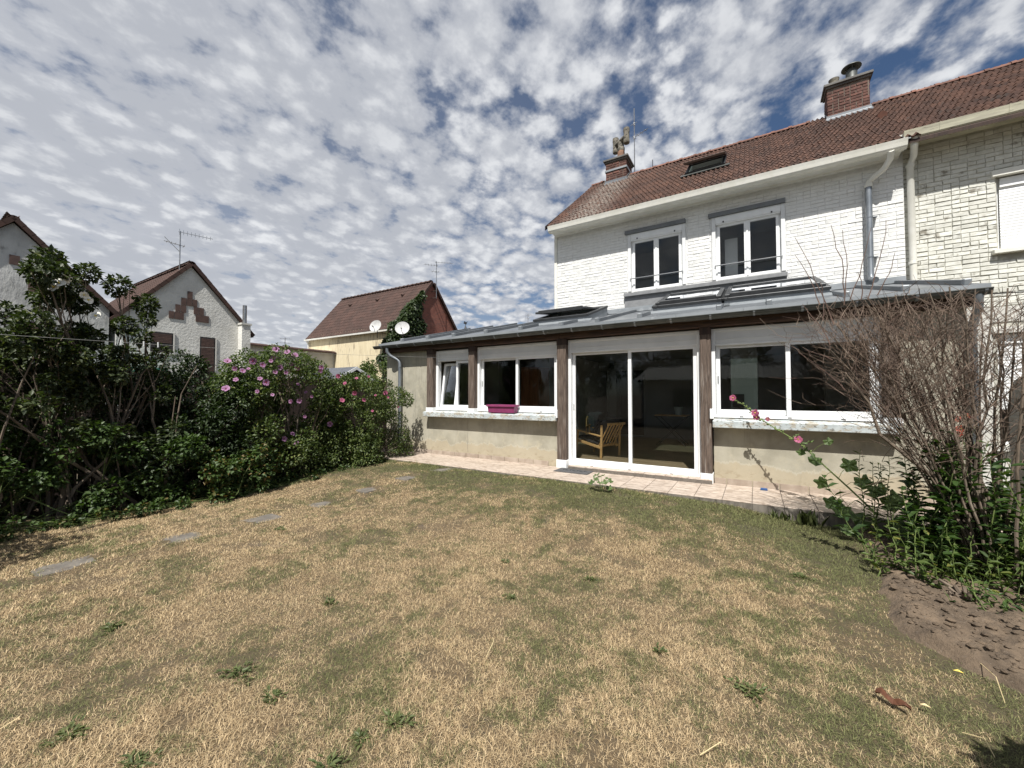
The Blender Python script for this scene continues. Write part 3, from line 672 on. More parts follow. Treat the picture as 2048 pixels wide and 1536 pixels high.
# --- inside of the extension: floor, walls, dark doorway to the hall
FL = .265
mb = MB(); mb.box(WX0+.22, WX1-.22, 7.34, 13.0, FL-.2, FL); mb.build('floor', 'interior_floor', ext)
mb = MB()
BY = 12.9
mb.box(WX0+.22, -4.85, BY, BY+.12, FL, 2.7); mb.box(-4.15, -3.95, BY, BY+.12, FL, 2.7); mb.box(-2.95, WX1-.22, BY, BY+.12, FL, 2.7); mb.box(-4.85, -2.95, BY, BY+.12, 2.45, 2.7)
mb.box(WX0+.22, WX0+.30, 10.0, BY, FL, 2.7); mb.box(WX1-.30, WX1-.22, 7.45, BY, FL, 2.7)
mb.box(-5.35, -4.9, 9.95, 10.25, FL, 2.7); mb.box(-.45, .05, 9.95, 10.2, FL, 2.7); mb.box(1.2, WX1-.3, 9.95, 10.2, FL, 2.7); mb.box(WX0+.22, -6.6, 9.95, 10.2, FL, 2.7)
mb.build('inner_wall', 'interior_wall', ext)
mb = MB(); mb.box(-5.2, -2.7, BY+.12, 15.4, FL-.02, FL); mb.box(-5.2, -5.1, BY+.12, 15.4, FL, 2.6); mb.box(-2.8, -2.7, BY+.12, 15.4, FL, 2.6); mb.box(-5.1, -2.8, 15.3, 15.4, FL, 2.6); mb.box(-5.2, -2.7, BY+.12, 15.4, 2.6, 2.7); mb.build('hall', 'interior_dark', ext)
mb = MB(); mb.box(WX0+.22, WX1-.22, 9.93, 13.02, 2.70, 2.78); mb.box(WX0+.22, WX1-.22, 9.9, 9.93, 2.70, 3.62); mb.build('ceiling', 'interior_wall', ext)
mb = MB(); frame(mb, -4.85, -4.15, FL, 2.45, BY-.03, BY, .06); frame(mb, -3.95, -2.95, FL, 2.45, BY-.03, BY, .06); mb.build('door_frame', 'interior_wall', ext)
# pictures / dark television on the inner wall seen through the right window
mb = MB(); mb.box(-.42, -.20, 9.90, 9.945, 1.35, 1.62); tag(mb.build('picture', 'dark_frame'), 'small dark picture on the inner wall behind the right window', 'picture')

# ================================================================== BRICK AND TILE PIECES
def brick_mesh(L, H, D, j=.0025, c=.006):
    t = MB(); a, b = L/2, H/2; r = lambda s=1: random.uniform(-j, j)*s
    back = [(-a+r(), 0, -b+r()), (a+r(), 0, -b+r()), (a+r(), 0, b+r()), (-a+r(), 0, b+r())]
    mid = [(x, -D+c, z) for x, y, z in back]
    fr = [(x-(c if x > 0 else -c), -D+r(.8), z-(c if z > 0 else -c)) for x, y, z in back]
    t.add(back+mid+fr, [(0, 1, 5, 4), (1, 2, 6, 5), (2, 3, 7, 6), (3, 0, 4, 7), (4, 5, 9, 8), (5, 6, 10, 9), (6, 7, 11, 10), (7, 4, 8, 11), (8, 9, 10, 11)])
    return t
def brick_items(x0, x1, z0, z1, y, ch, holes, rot=None, org=None, mixed=True, bl=.232, gap=.008, ph=.68):
    """courses of stretchers and headers; unit brick is .22 long, scaled in x"""
    it = []; z = z0; row = 0
    while z+ch <= z1+.001:
        x = x0-(0 if row % 2 == 0 else bl*.5)
        while x < x1:
            L = bl if (not mixed or random.random() < ph) else bl*.5
            a, b = max(x, x0), min(x+L, x1); zc = z+ch/2
            for (hx0, hx1, hz0, hz1) in holes:
                if hz0 < zc < hz1:
                    if a >= hx0 and b <= hx1: a = b
                    elif a < hx0 < b: b = hx0
                    elif a < hx1 < b: a = hx1
            if b-a > .045:
                p = Vector(((a+b)/2, 0, zc)); 
                if rot: loc = Vector(org)+rot @ Vector((p.x, 0, 0)); loc.z = p.z
                else: loc = Vector((p.x, y, zc))
                it.append((loc, rot, ((b-a-gap)/.22, 1+random.uniform(-.45, .45), random.uniform(.93, 1.03))))
            x += L
        z += ch; row += 1
    return it
def tile_mesh(w, L, rolls=2, th=.016, amp=.036, jit=.003, lf=.020):
    """unit roof tile: x across, y up the slope, z normal; the lower end stands proud of the tile below"""
    t = MB(); K = 6; n = K*rolls; top0 = []; top1 = []; bot0 = []
    for k in range(n+1):
        x = -w/2+w*k/n; q = (k % K)/K; h = amp*(.5-.5*math.cos(2*math.pi*q))**2 if q < .5 else amp*(.5-.5*math.cos(2*math.pi*q))**1.2
        lift = lf+random.uniform(-jit, jit)
        top0.append((x, 0, h+lift)); top1.append((x, L, h+.002)); bot0.append((x, .004, h+lift-th-.008))
    vs = top0+top1+bot0; m = n+1
    fs = [(i, i+1, m+i+1, m+i) for i in range(n)]+[(2*m+i, 2*m+i+1, i+1, i) for i in range(n)]
    t.add(vs, fs); t.add([top0[0], top1[0], bot0[0]], [(0, 1, 2)]); t.add([top0[-1], top1[-1], bot0[-1]], [(0, 2, 1)])
    return t
def tile_items(org, ud, sd_, ncol, nrow, w, ex, holes=(), jit=.004, skip=None):
    """org lower-left corner on the roof plane; ud along the eave, sd_ up the slope"""
    ud = Vector(ud); sd_ = Vector(sd_).normalized(); nd = ud.cross(sd_).normalized()
    m = Matrix((ud, sd_, nd)).transposed(); it = []
    for r in range(nrow):
        for c in range(ncol):
            u, v = (c+.5)*w, r*ex
            if any(h[0] < u < h[1] and h[2]-ex < v < h[3] for h in holes): continue
            rot = m @ Matrix.Rotation(random.uniform(-.012, .012), 3, 'Z') @ Matrix.Rotation(random.uniform(-.010, .014), 3, 'X')
            p = Vector(org)+ud*(u+random.uniform(-jit, jit))+sd_*(v+random.uniform(-jit, jit)); it.append((p, rot, (1, 1, 1)))
    return it

# ================================================================== WHITE HOUSE
HY = 10.0; HX0, HX1 = -4.735, 2.415
hse = thing('white_house', 'two storey white painted brick house with red tiled roof behind the lean-to', 'house', (-1.2, 13, 0))
RT = .77; EY, EZ = 9.58, 6.165; RDY = 13.2; RDZ = EZ+(RDY-EY)*RT
# window openings measured on the facade
WIN = [(-2.62, -1.42, 4.255, 5.485), (-.715, .515, 4.255, 5.465)]
WZ0 = 3.60; WZT = 6.02
w = MB()
xs3 = [HX0]+[v for q in WIN for v in q[:2]]+[HX1]
for k in range(0, 6, 2): w.box(xs3[k], xs3[k+1], HY+.012, HY+.25, 2.80, WZT+.25)
for (a, b, c, d) in WIN: w.box(a, b, HY+.012, HY+.25, 2.80, c-.07); w.box(a, b, HY+.012, HY+.25, d, WZT+.25)
w.box(HX0, HX0+.25, HY+.25, 16.4, 0, 6.3); w.box(HX1-.25, HX1, HY+.25, 16.4, 2.8, 6.3); w.box(HX0+.25, HX1-.25, 16.15, 16.4, 0, 6.3)
w.add([(HX0, 9.9, 6.30), (HX0, 16.4, 6.3), (HX0, RDY, RDZ-.12), (HX0+.2, 9.9, 6.30), (HX0+.2, 16.4, 6.3), (HX0+.2, RDY, RDZ-.12)], [(0, 1, 2), (3, 5, 4), (0, 2, 5, 3), (1, 4, 5, 2)])
w.box(HX0+.25, HX1-.25, HY+.25, 16.15, 6.08, 6.18)
hw = w.build('wall', 'white_mortar', hse)
holes = [(-2.72, -1.32, 0, 3.885+1.6+.08), (-.80, .60, 0, 3.865+1.6+.08), (-2.80, .62, 0, 2.57+1.6)]
it = brick_items(HX0+.075, HX1, WZ0, WZT, HY+.012, .0757, holes)
pieces('brick', [brick_mesh(.22, .0690, .0090, .0050, .005) for _ in range(8)], it, 'white_brick', hw)
mb = MB(); 
for k in range(4): mb.box(HX0-.012, HX0+.065, HY-.016, HY+.20, 3.2+k*.71, 3.2+k*.71+.705)
mb.build('corner_board', 'cream_paint', hse, bevel=.004)
mb = MB(); mb.box(HX0+.07, -2.80, HY-.004, HY+.011, 3.45, WZ0); mb.build('wall_foot', 'white_brick', hse)
# upper windows
def upper_window(x0, x1, z0, z1):
    mb = MB(); frame(mb, x0, x1, z0-.07, z1+.02, HY+.06, HY+.13, .045, .05); wd = mb.build('window', 'white_pvc', hse, bevel=.004)
    for (a, c) in ((x0-.075, x0-.001), (x1+.001, x1+.075)): s_ = MB(); s_.box(a, c, HY-.022, HY+.13, z0-.05, z1+.17); s_.build('reveal', 'shutter_white', wd, bevel=.004)
    b = MB(); b.box(x0, x1, HY-.02, HY+.15, z1+.021, z1+.17); b.box(x0+.005, x1-.005, HY-.012, HY+.05, z1-.005, z1+.02); b.build('shutter_box', 'white_pvc', wd, bevel=.005)
    l = MB(); l.box(x0-.14, x1+.085, HY-.075, HY+.01, z1+.175, z1+.265); l.build('lintel', 'grey_paint', wd, bevel=.006)
    xm = (x0+x1)/2
    for (a, c) in ((x0+.03, xm-.004), (xm+.004, x1-.03)):
        q = MB(); frame(q, a, c, z0-.045, z1-.0, HY+.045, HY+.10, .055, .06); q.build('sash', 'white_pvc', wd, bevel=.005); pane(wd, a+.05, c-.05, z0+.01, z1-.05, HY+.07)
    q = MB(); q.box(xm-.02, xm+.02, HY+.03, HY+.044, z0-.03, z1-.01); q.build('cover_strip', 'white_pvc', wd, bevel=.004)
    r = MB(); r.tube([(x0-.02, HY-.045, z0+.26), (x1+.02, HY-.045, z0+.26)], .013, 8); r.build('guard_rail', 'grey_paint', wd)
    for x in (x0+.16, x1-.16):
        r = MB(); r.box(x-.014, x+.014, HY-.034, HY-.022, z1+.02, z1+.05); r.build('shutter_stop', 'dark_metal', wd)
    # dim room behind: curtain, ceiling
    r = MB(); r.box(x0-.4, x1+.4, HY+1.9, HY+1.95, z0-.5, z1+.3); r.box(x0-.4, x1+.4, HY+.26, HY+1.95, z1+.3, z1+.35); r.box(x0-.45, x0-.4, HY+.26, HY+1.95, z0-.5, z1+.3); r.box(x1+.4, x1+.45, HY+.26, HY+1.95, z0-.5, z1+.3); r.box(x0-.4, x1+.4, HY+.26, HY+1.95, z0-.55, z0-.5); r.build('room', 'interior_wall', wd)
    return wd
upper_window(*WIN[0]); w2 = upper_window(*WIN[1])
mb = MB(); mb.box(-.56, -.30, HY+.55, HY+.60, 4.3, 5.28); mb.build('white_panel', 'shutter_white', w2)
mb = MB(); mb.prism([(-2.79, HY-.09, 4.075), (-2.79, HY+.02, 4.075), (-2.79, HY+.02, 4.185), (-2.79, HY-.09, 4.16)], (3.40, 0, 0)); mb.build('sill', 'sill_grey', hse, bevel=.005)
mb = MB(); mb.box(-2.785, .60, HY-.02, HY+.011, 3.65, 4.074); pnl = mb.build('sill_panel', 'sill_grey', hse)
for x in (-1.99, -1.94): mb = MB(); mb.box(x, x+.03, HY-.024, HY-.0205, 3.83, 3.86); mb.build('vent_hole', 'dark_metal', pnl)
# eaves: moulded soffit box and gutter
mb = MB(); pr = [(HY+.01, 6.02), (9.93, 6.02), (9.92, 6.045), (9.78, 6.052), (9.775, 6.075), (9.66, 6.08), (9.66, 5.995), (9.63, 5.995), (9.63, 6.20), (HY+.01, 6.25)]
mb.prism([(HX0+.02, y, z) for y, z in pr][::-1], (HX1-HX0-.09, 0, 0)); mb.build('soffit', 'cream_paint', hse)
def ogee_gutter(parent, x0, x1, yb, zb, mat, pitch=.62):
    pr = [(yb, zb), (yb-.05, zb), (yb-.085, zb+.012), (yb-.102, zb+.035), (yb-.118, zb+.10), (yb-.135, zb+.155), (yb-.124, zb+.155), (yb-.108, zb+.10), (yb-.092, zb+.04), (yb-.080, zb+.022), (yb-.048, zb+.010), (yb, zb+.01)]
    mb = MB(); mb.prism([(x0, y, z) for y, z in pr], (x1-x0, 0, 0)); 
    mb.prism([(x0-.004, y, z) for y, z in pr[:6]]+[(x0-.004, yb, zb+.14)], (.003, 0, 0)); mb.prism([(x1+.001, y, z) for y, z in pr[:6]]+[(x1+.001, yb, zb+.14)], (.003, 0, 0))
    g_ = mb.build('gutter', mat, parent)
    x = x0+.45; i = 0
    while x < x1-.1:
        q = MB(); pj = [(yb-.052, zb-.004), (yb-.088, zb+.009), (yb-.106, zb+.033), (yb-.122, zb+.10), (yb-.139, zb+.159), (yb-.124, zb+.159), (yb-.108, zb+.10), (yb-.092, zb+.04), (yb-.080, zb+.022), (yb-.048, zb+.008)]
        q.prism([(x, y, z) for y, z in pj], (.016, 0, 0)); q.build('gutter_joint', mat, g_); x += pitch
    return g_
ogee_gutter(hse, HX0+.02, HX1-.05, 9.626, 6.0, 'cream_paint')
# roof deck with tiles
def roof_deck(parent, x0, x1, mat='fence_wood', ydn=16.85):
    mb = MB(); mb.prism([(x0, EY+.03, EZ-.02), (x1, EY+.03, EZ-.02), (x1, RDY, RDZ-.03), (x0, RDY, RDZ-.03)], (0, 0, -.06))
    rb = MB(); rb.prism([(x0, RDY, RDZ-.01), (x1, RDY, RDZ-.01), (x1, ydn, EZ), (x0, ydn, EZ)], (0, 0, -.08))
    d_ = mb.build('roof', mat, parent); rb.build('rear_roof_slope', 'roof_tile', d_); return d_
deck = roof_deck(hse, HX0-.03, HX1)
rs = Vector((0, 1, RT)).normalized(); rn = Vector((0, -RT, 1)).normalized(); SLEN = math.hypot(RDY-EY, RDZ-EZ)
TW, TE = .21, .30
NR = int(SLEN/TE)+1
def onroof(u, v):
    k = ray(u, v); s_ = (EZ-EY*RT-CAMZ)/(k.z-RT*k.y); return CP+k*s_
def rv(y): return (y-EY)/rs.y          # slope length at a given y
tv = [tile_mesh(TW, TE+.07, 2, .016, .042) for _ in range(6)]
ncol = int((HX1-HX0+.05)/TW)
SKX0, SKX1, SKY0, SKY1 = -1.47, -.55, 11.02, 11.80
hl = [(SKX0-HX0-.0, SKX1-HX0+.1, rv(SKY0), rv(SKY1)+.02), (-4.20-HX0, -3.50-HX0, rv(12.86)+.1, 9), (1.72-HX0, 2.60-HX0, rv(12.95)+.1, 9)]
it = tile_items((HX0-.06, EY, EZ), (1, 0, 0), rs, ncol+1, NR, TW, TE, hl)
pieces('tile', tv, it, 'roof_tile', deck)
def ridge(parent, a, b, L=.40, r=.105, mat='ridge_tile', name='ridge_tile'):
    a, b = Vector(a), Vector(b); d_ = (b-a).normalized(); n = int((b-a).length/L); up = Vector((0, 0, 1)); sidev = d_.cross(up).normalized(); it = []
    t = MB(); K = 8
    for (y0, y1, rr) in ((0, L-.03, r), (L-.07, L+.01, r*1.18)):
        pr = [(rr*math.cos(math.pi*k/K), rr*.8*math.sin(math.pi*k/K)) for k in range(K+1)]; pi = [(x*.86, z*.86) for x, z in pr][::-1]
        t.prism([(x, y0, z) for x, z in pr+pi], (0, y1-y0, 0))
    m = Matrix((sidev, d_, up)).transposed()
    for i in range(n): it.append((a+d_*i*L+Vector((0, 0, random.uniform(-.004, .004))), m @ Matrix.Rotation(random.uniform(-.02, .02), 3, 'Z'), (1, 1, 1)))
    pieces(name, [t], it, mat, parent)
ridge(deck, (HX0-.05, RDY, RDZ-.015), (-4.22, RDY, RDZ-.015)); ridge(deck, (-3.44, RDY, RDZ-.015), (1.66, RDY, RDZ-.015))
# verge: dark end board and tile ends
mb = MB(); mb.prism([(HX0-.075, EY-.05, EZ-.09), (HX0-.075, RDY, RDZ-.10), (HX0-.075, RDY, RDZ+.01), (HX0-.075, EY-.05, EZ+.03)], (.02, 0, 0)); mb.build('verge_board', 'dark_metal', deck)
# pitched roof window, opened
def sky_light():
    f = MB(); m0 = Matrix.Translation(Vector(((SKX0+SKX1)/2, (SKY0+SKY1)/2, EZ+((SKY0+SKY1)/2-EY)*RT+.02))) @ Matrix.Rotation(math.atan(RT), 4, 'X')
    hx = (SKX1-SKX0)/2; hy = (SKY1-SKY0)/2/rs.y
    f.box(-hx, -hx+.07, -hy, hy, 0, .09); f.box(hx-.07, hx, -hy, hy, 0, .09); f.box(-hx+.07, hx-.07, -hy, -hy+.07, 0, .08); f.box(-hx+.07, hx-.07, hy-.07, hy, 0, .09)
    f.v = [tuple(m0 @ Vector(p)) for p in f.v]; fo = f.build('roof_window', 'velux_frame', hse, bevel=.005)
    a = MB(); a.box(-hx-.10, hx+.10, -hy-.16, -hy, .035, .05); a.v = [tuple(m0 @ Vector(p)) for p in a.v]; a.build('apron', 'zinc_dark', fo)
    li = MB(); li.box(-hx+.075, -hx+.09, -hy+.07, hy-.07, -.22, .06); li.box(hx-.09, hx-.075, -hy+.07, hy-.07, -.22, .06); li.box(-hx+.09, hx-.09, hy-.085, hy-.07, -.22, .06); li.box(-hx+.09, hx-.09, -hy+.07, -hy+.085, -.22, .06); li.box(-hx+.09, hx-.09, -hy+.09, hy-.09, -.24, -.22); li.v = [tuple(m0 @ Vector(p)) for p in li.v]; li.build('lining', 'white_pvc', fo)
    ms = m0 @ Matrix.Translation((0, hy-.05, .10)) @ Matrix.Rotation(R(-11), 4, 'X') @ Matrix.Translation((0, -hy+.05, 0))
    s_ = MB(); s_.box(-hx-.01, -hx+.08, -hy-.02, hy, 0, .055); s_.box(hx-.08, hx+.01, -hy-.02, hy, 0, .055); s_.box(-hx+.08, hx-.08, -hy-.02, -hy+.08, 0, .055); s_.box(-hx+.08, hx-.08, hy-.09, hy, 0, .055)
    s_.v = [tuple(ms @ Vector(p)) for p in s_.v]; s_.build('sash', 'brown_sash', fo, bevel=.004)
    p = MB(); p.box(-hx+.08, hx-.08, -hy+.08, hy-.09, .022, .030); p.v = [tuple(ms @ Vector(q)) for q in p.v]; p.build('pane', 'glass_roof', fo)
sky_light()
p = onroof(1763, 237)
mb = MB(); mb.tube([p+Vector((0, -.08, .03)), p+Vector((0, .1, .10)), p+Vector((0, .3, .20))], [.085, .075, .03], 10); mb.build('vent_tile', 'ridge_tile', deck)
mb = MB(); q = onroof(1302, 343); mb.tube([(q.x, RDY, RDZ), (q.x, RDY, RDZ+.32)], .012, 6); mb.build('ridge_spike', 'dark_metal', deck)

# chimneys
def chimney(name, x0, x1, y0, y1, zt, band, label):
    zb = EZ+(y0-EY)*RT-.15
    mb = MB(); mb.box(x0+.012, x1-.012, y0+.012, y1-.012, zb-.3, zt); ch = mb.build(name, 'mortar', hse)
    it = brick_items(x0, x1, zb, zt, y0+.012, .0757, [], mixed=True, gap=.015)
    zrot = Matrix.Rotation(R(90), 3, 'Z')
    def side(xx, sgn, lo, hi):
        rot = Matrix.Rotation(R(90*sgn), 3, 'Z'); r = []
        for (l, _, s_) in brick_items(lo, hi, zb, zt, 0, .0757, [], gap=.015): r.append((Vector((xx, l.x if sgn > 0 else lo+hi-l.x, l.z)), rot, s_))
        return r
    it += side(x1-.012, 1, y0, y1)+side(x0+.012, -1, y0, y1)
    pieces('brick', [brick_mesh(.22, .0620, .014, .003, .004) for _ in range(4)], it, 'red_brick', ch)
    cp = MB(); cp.box(x0-.03, x1+.03, y0-.03, y1+.03, zt, zt+.05); cp.box(x0-.07, x1+.07, y0-.07, y1+.07, zt+.051, zt+.115); cp.build('cap', 'concrete_dark', ch, bevel=.008)
    if band: b = MB(); b.box(x0-.025, x1+.025, y0-.025, y1+.025, zt-.30, zt-.235); b.build('zinc_band', 'zinc', ch, bevel=.004)
    f = MB(); zf = EZ+(y0-EY)*RT; f.box(x0-.025, x1+.025, y0-.025, y0-.003, zf-.06, zf+.10)
    for (a, b) in ((x0-.022, x0-.003), (x1+.003, x1+.022)): f.prism([(a, y0-.02, zf-.06), (a, RDY, RDZ-.06), (a, RDY, RDZ+.13), (a, y0-.02, zf+.10)], (b-a, 0, 0))
    f.prism([(x0-.06, y0-.16, zf-.16*RT+.03), (x1+.06, y0-.16, zf-.16*RT+.03), (x1+.06, y0-.02, zf-.005+.04), (x0-.06, y0-.02, zf-.005+.04)], (0, 0, .014)); f.build('flashing', 'zinc_panel', ch)
    if label: ch['label'] = label
    return ch, zt+.115
zt1 = onY(1212, 325, 12.86).z
c1, t1 = chimney('chimney', -4.19, -3.50, 12.86, 13.56, zt1-.06, True, 'slim brick chimney with an H shaped pot at the left end of the ridge')
zt2 = onY(1655, 178, 12.95).z
c2, t2 = chimney('chimney', 1.72, 2.56, 12.95, 13.47, zt2-.02, False, 'broad brick chimney with a metal cowl near the party wall')
# H-shaped clay pot on the left chimney
hx, hy = -3.72, 13.05
mb = MB(); mb.lathe([(.125, 0), (.115, .26), (.10, .30)], (hx, hy, t1), 14); mb.build('pot', 'clay_pot', c1, smooth=True)
dv = Vector((.80, -.60, .0)).normalized()
mb = MB(); mb.lathe([(.105, .24), (.12, .30), (.12, .38), (.095, .42), (.09, .60)], (hx, hy, t1), 14)
mb.tube([Vector((hx, hy, t1+.62))-dv*.27, Vector((hx, hy, t1+.62))+dv*.27], .085, 12)
for s_ in (-1, 1): c_ = Vector((hx, hy, t1+.38))+dv*.29*s_; mb.lathe([(.095, 0), (.105, .04), (.095, .10), (.092, .34), (.105, .40), (.10, .50), (.06, .51)], c_, 14)
mb.build('h_pot', 'lichen_pot', c1, smooth=True)
mb = MB(); mb.lathe([(.11, 0), (.125, .05), (.11, .14), (.08, .15)], (-3.66, 13.38, t1), 12); mb.build('pot', 'lichen_pot', c1, smooth=True)
# cowl and pots on the right chimney
mb = MB(); mb.lathe([(.135, 0), (.12, .05), (.12, .26), (.09, .28), (.09, .34)], (2.25, 13.15, t2), 16); mb.lathe([(.21, .37), (.20, .395), (.02, .45)], (2.25, 13.15, t2), 18)
for k in range(4): a = k*math.pi/2; mb.bar((2.25+.08*math.cos(a), 13.15+.08*math.sin(a), t2+.27), (2.25+.13*math.cos(a), 13.15+.13*math.sin(a), t2+.38), .02, .008)
mb.build('cowl', 'zinc_dark', c2, smooth=True)
mb = MB(); mb.lathe([(.11, 0), (.095, .16), (.118, .25), (.09, .255)], (1.90, 13.2, t2), 14); mb.build('pot', 'lichen_pot', c2, smooth=True)
mb = MB(); mb.lathe([(.09, 0), (.075, .07), (.09, .11), (.07, .115)], (2.07, 13.25, t2), 14); mb.build('pot', 'clay_pot', c2, smooth=True)
# roof antenna
def antenna(label, base, h, booms, r=.016, stay=None):
    t = thing('tv_antenna', label, 'antenna', base); b = Vector(base)
    mb = MB(); mb.tube([b, b+Vector((0, 0, h))], r, 6); mb.build('mast', 'steel', t)
    for (z, d_, L, ne, el, vert, off) in booms:
        d_ = Vector(d_).normalized(); p = b+Vector((0, 0, z)); a = p-d_*off
        m = MB(); m.tube([a, a+d_*L], r*.62, 5); m.bar(p-Vector((0, 0, .05)), p+Vector((0, 0, .05)), .05, .05, (0, 1, 0)); bo = m.build('boom', 'aluminium', t)
        sv = Vector((0, 0, 1)) if vert else d_.cross(Vector((0, 0, 1))).normalized()
        for i in range(ne):
            c_ = a+d_*(L*(i+.3)/ne); e = el*(1.25 if i == 0 else 1-.03*i); m = MB(); m.tube([c_-sv*e/2, c_+sv*e/2], r*.42, 4); m.build('element', 'aluminium', bo)
    return t
ab = (-3.42, 13.62, RDZ-.2)
zt = onY(1255, 217, 13.5).z
antenna('slender mast antenna with one boom beside the left chimney of the white house', ab, zt-ab[2], [(zt-ab[2]-1.02, (.9, -.45, -.02), .62, 4, .16, False, .05), (zt-ab[2]-.55, (.3, .9, 0), .12, 1, .2, False, .06)], .018)

# white house rain pipe: S-bend in white, zinc below
yp = 9.90
def PX(u, v, y=yp): return onY(u, v, y)
a0 = onY(1782, 290, 9.56); 
pth = [(a0.x, 9.56, 6.02), PX(1782, 306, 9.60), PX(1780, 318, 9.66), PX(1768, 338, 9.78), PX(1748, 354, 9.86), PX(1738, 364, 9.90), PX(1736, 374, yp)]
mb = MB(); mb.tube(pth, [.05]*7, 12); rp = mb.build('rain_pipe', 'cream_paint', hse, smooth=True)
b0 = PX(1736, 374); b1 = PX(1742, 548); zx = (b0.x+b1.x)/2
mb = MB(); mb.tube([(zx, yp, b0.z+.02), (zx, yp, b1.z), (zx+.005, yp-.03, b1.z-.10), (zx+.04, yp-.14, b1.z-.15)], [.052, .052, .054, .056], 14); mb.build('zinc_pipe', 'zinc_pipe', rp, smooth=True)
for v in (436, 516): z = PX(1739, v).z; mb = MB(); mb.lathe([(.057, 0), (.057, .022)], (zx, yp, z), 14); mb.box(zx+.05, zx+.12, yp-.004, yp+.10, z+.006, z+.016); mb.build('pipe_clip', 'zinc_pipe', rp)
mb = MB(); mb.lathe([(.062, 0), (.062, .05)], (zx, yp, b0.z-.01), 14); mb.build('pipe_collar', 'cream_paint', rp)

# ================================================================== NEIGHBOUR HOUSE (right)
NY = 10.10; NX0, NX1 = 2.42, 9.2
nb = thing('neighbour_house', 'adjoining house of weathered cream painted brick at the right edge', 'house', (5.5, 13, 0))
NW = (3.60, 5.05, 2.47/10*NY+1.62, 3.70/10*NY+1.62); NG = (3.55, 5.3, .75, 2.65)
w = MB()
for (a, b) in ((NX0, NW[0]), (NW[1], NX1)): w.box(a, b, NY+.012, NY+.3, 3.1, 6.45)
w.box(NW[0], NW[1], NY+.012, NY+.3, 3.1, NW[2]); w.box(NW[0], NW[1], NY+.012, NY+.3, NW[3], 6.45)
for (a, b) in ((NX0, NG[0]), (NG[1], NX1)): w.box(a, b, NY+.012, NY+.3, 0, 3.1)
w.box(NG[0], NG[1], NY+.012, NY+.3, 0, NG[2]); w.box(NG[0], NG[1], NY+.012, NY+.3, NG[3], 3.1)
w.box(NX1-.3, NX1, NY+.3, 16.4, 0, 6.4); w.box(NX0+.3, NX1-.3, 16.1, 16.4, 0, 6.4); w.box(NX0+.3, NX1-.3, NY+.3, 16.1, 6.1, 6.2)
nw = w.build('wall', 'cream_mortar', nb)
it = brick_items(NX0, 5.6, 3.12, 6.24, NY+.012, .079, [(NW[0]-.01, NW[1]+.01, NW[2]-.20, NW[3]+.12)], gap=.007, bl=.212, ph=.55)
pieces('brick', [brick_mesh(.22, .0695, .011, .006, .006) for _ in range(8)], it, 'cream_brick', nw)
mb = MB(); mb.box(NX0, NG[0]-.06, NY-.006, NY+.011, 0, 3.11); mb.box(NG[1]+.06, NX1, NY-.006, NY+.011, 0, 3.11); mb.box(NG[0]-.06, NG[1]+.06, NY-.006, NY+.011, NG[3]+.2, 3.11); mb.box(NG[0]-.06, NG[1]+.06, NY-.006, NY+.011, 0, NG[2]-.1); mb.build('painted_base', 'pale_wall', nb)
def shuttered(x0, x1, z0, z1, zdown, lm):
    mb = MB(); frame(mb, x0, x1, z0, z1, NY+.10, NY+.17, .05); wd = mb.build('window', 'white_pvc', nb)
    l = MB(); l.box(x0-.06, x1+.06, NY-.05, NY+.10, z1+.001, z1+.11); l.build('lintel', lm, wd, bevel=.006)
    s_ = MB(); s_.prism([(x0-.08, NY-.09, z0-.10), (x0-.08, NY+.1, z0-.10), (x0-.08, NY+.1, z0), (x0-.08, NY-.09, z0-.03)], (x1-x0+.16, 0, 0)); s_.build('sill', lm, wd, bevel=.006)
    b = MB(); b.box(x0+.05, x1-.05, NY+.04, NY+.15, z1-.17, z1-.02); b.build('shutter_box', 'white_pvc', wd)
    sl = MB(); sl.prism([(-.5, -.006, -.024), (-.5, .006, -.024), (-.5, .010, 0), (-.5, .004, .0225), (-.5, -.004, .0225), (-.5, -.010, 0)], (1, 0, 0)); it = []
    z = zdown
    while z < z1-.19: it.append((((x0+x1)/2, NY+.075, z+.025), None, (x1-x0-.10, 1, 1))); z += .049
    pieces('slat', [sl], it, 'white_pvc', wd)
    pane(wd, x0+.05, x1-.05, z0+.05, z1-.2, NY+.13)
shuttered(*NW, NW[2]+.01, 'cream_paint'); shuttered(*NG, 1.35, 'pale_wall')
mb = MB(); pr = [(NY+.01, 6.24), (9.98, 6.24), (9.97, 6.26), (9.86, 6.27), (9.855, 6.29), (9.775, 6.295), (9.775, 6.175), (9.75, 6.175), (9.75, 6.34), (NY+.01, 6.40)]
mb.prism([(NX0-.10, y, z) for y, z in pr][::-1], (NX1-NX0+.1, 0, 0)); mb.build('soffit', 'cream_paint_dirty', nb)
ogee_gutter(nb, NX0-.07, NX1, 9.745, 6.18, 'cream_paint_dirty', .80)
deck2 = roof_deck(nb, HX1+.005, NX1)
it = tile_items((HX0-.06+TW*(ncol+1), EY, EZ), (1, 0, 0), rs, 22, NR, TW, TE, [(0, 9, -1, .2), (1.72-HX0-.0-TW*(ncol+1), 2.60-HX0-TW*(ncol+1), rv(12.95)+.1, 9)])
pieces('tile', tv, it, 'roof_tile', deck2)
ridge(deck2, (2.62, RDY, RDZ-.015), (7.3, RDY, RDZ-.015))
mb = MB(); mb.prism([(2.28, 9.56, 6.15), (2.42, 9.56, 6.155), (2.44, 9.80, 6.37), (2.30, 9.80, 6.35)], (0, 0, .012)); mb.build('valley_flashing', 'zinc', deck2)
a = onY(1829, 283, 9.66); c_ = onY(1820, 330, 9.98); d_ = onY(1824, 440, 9.98)
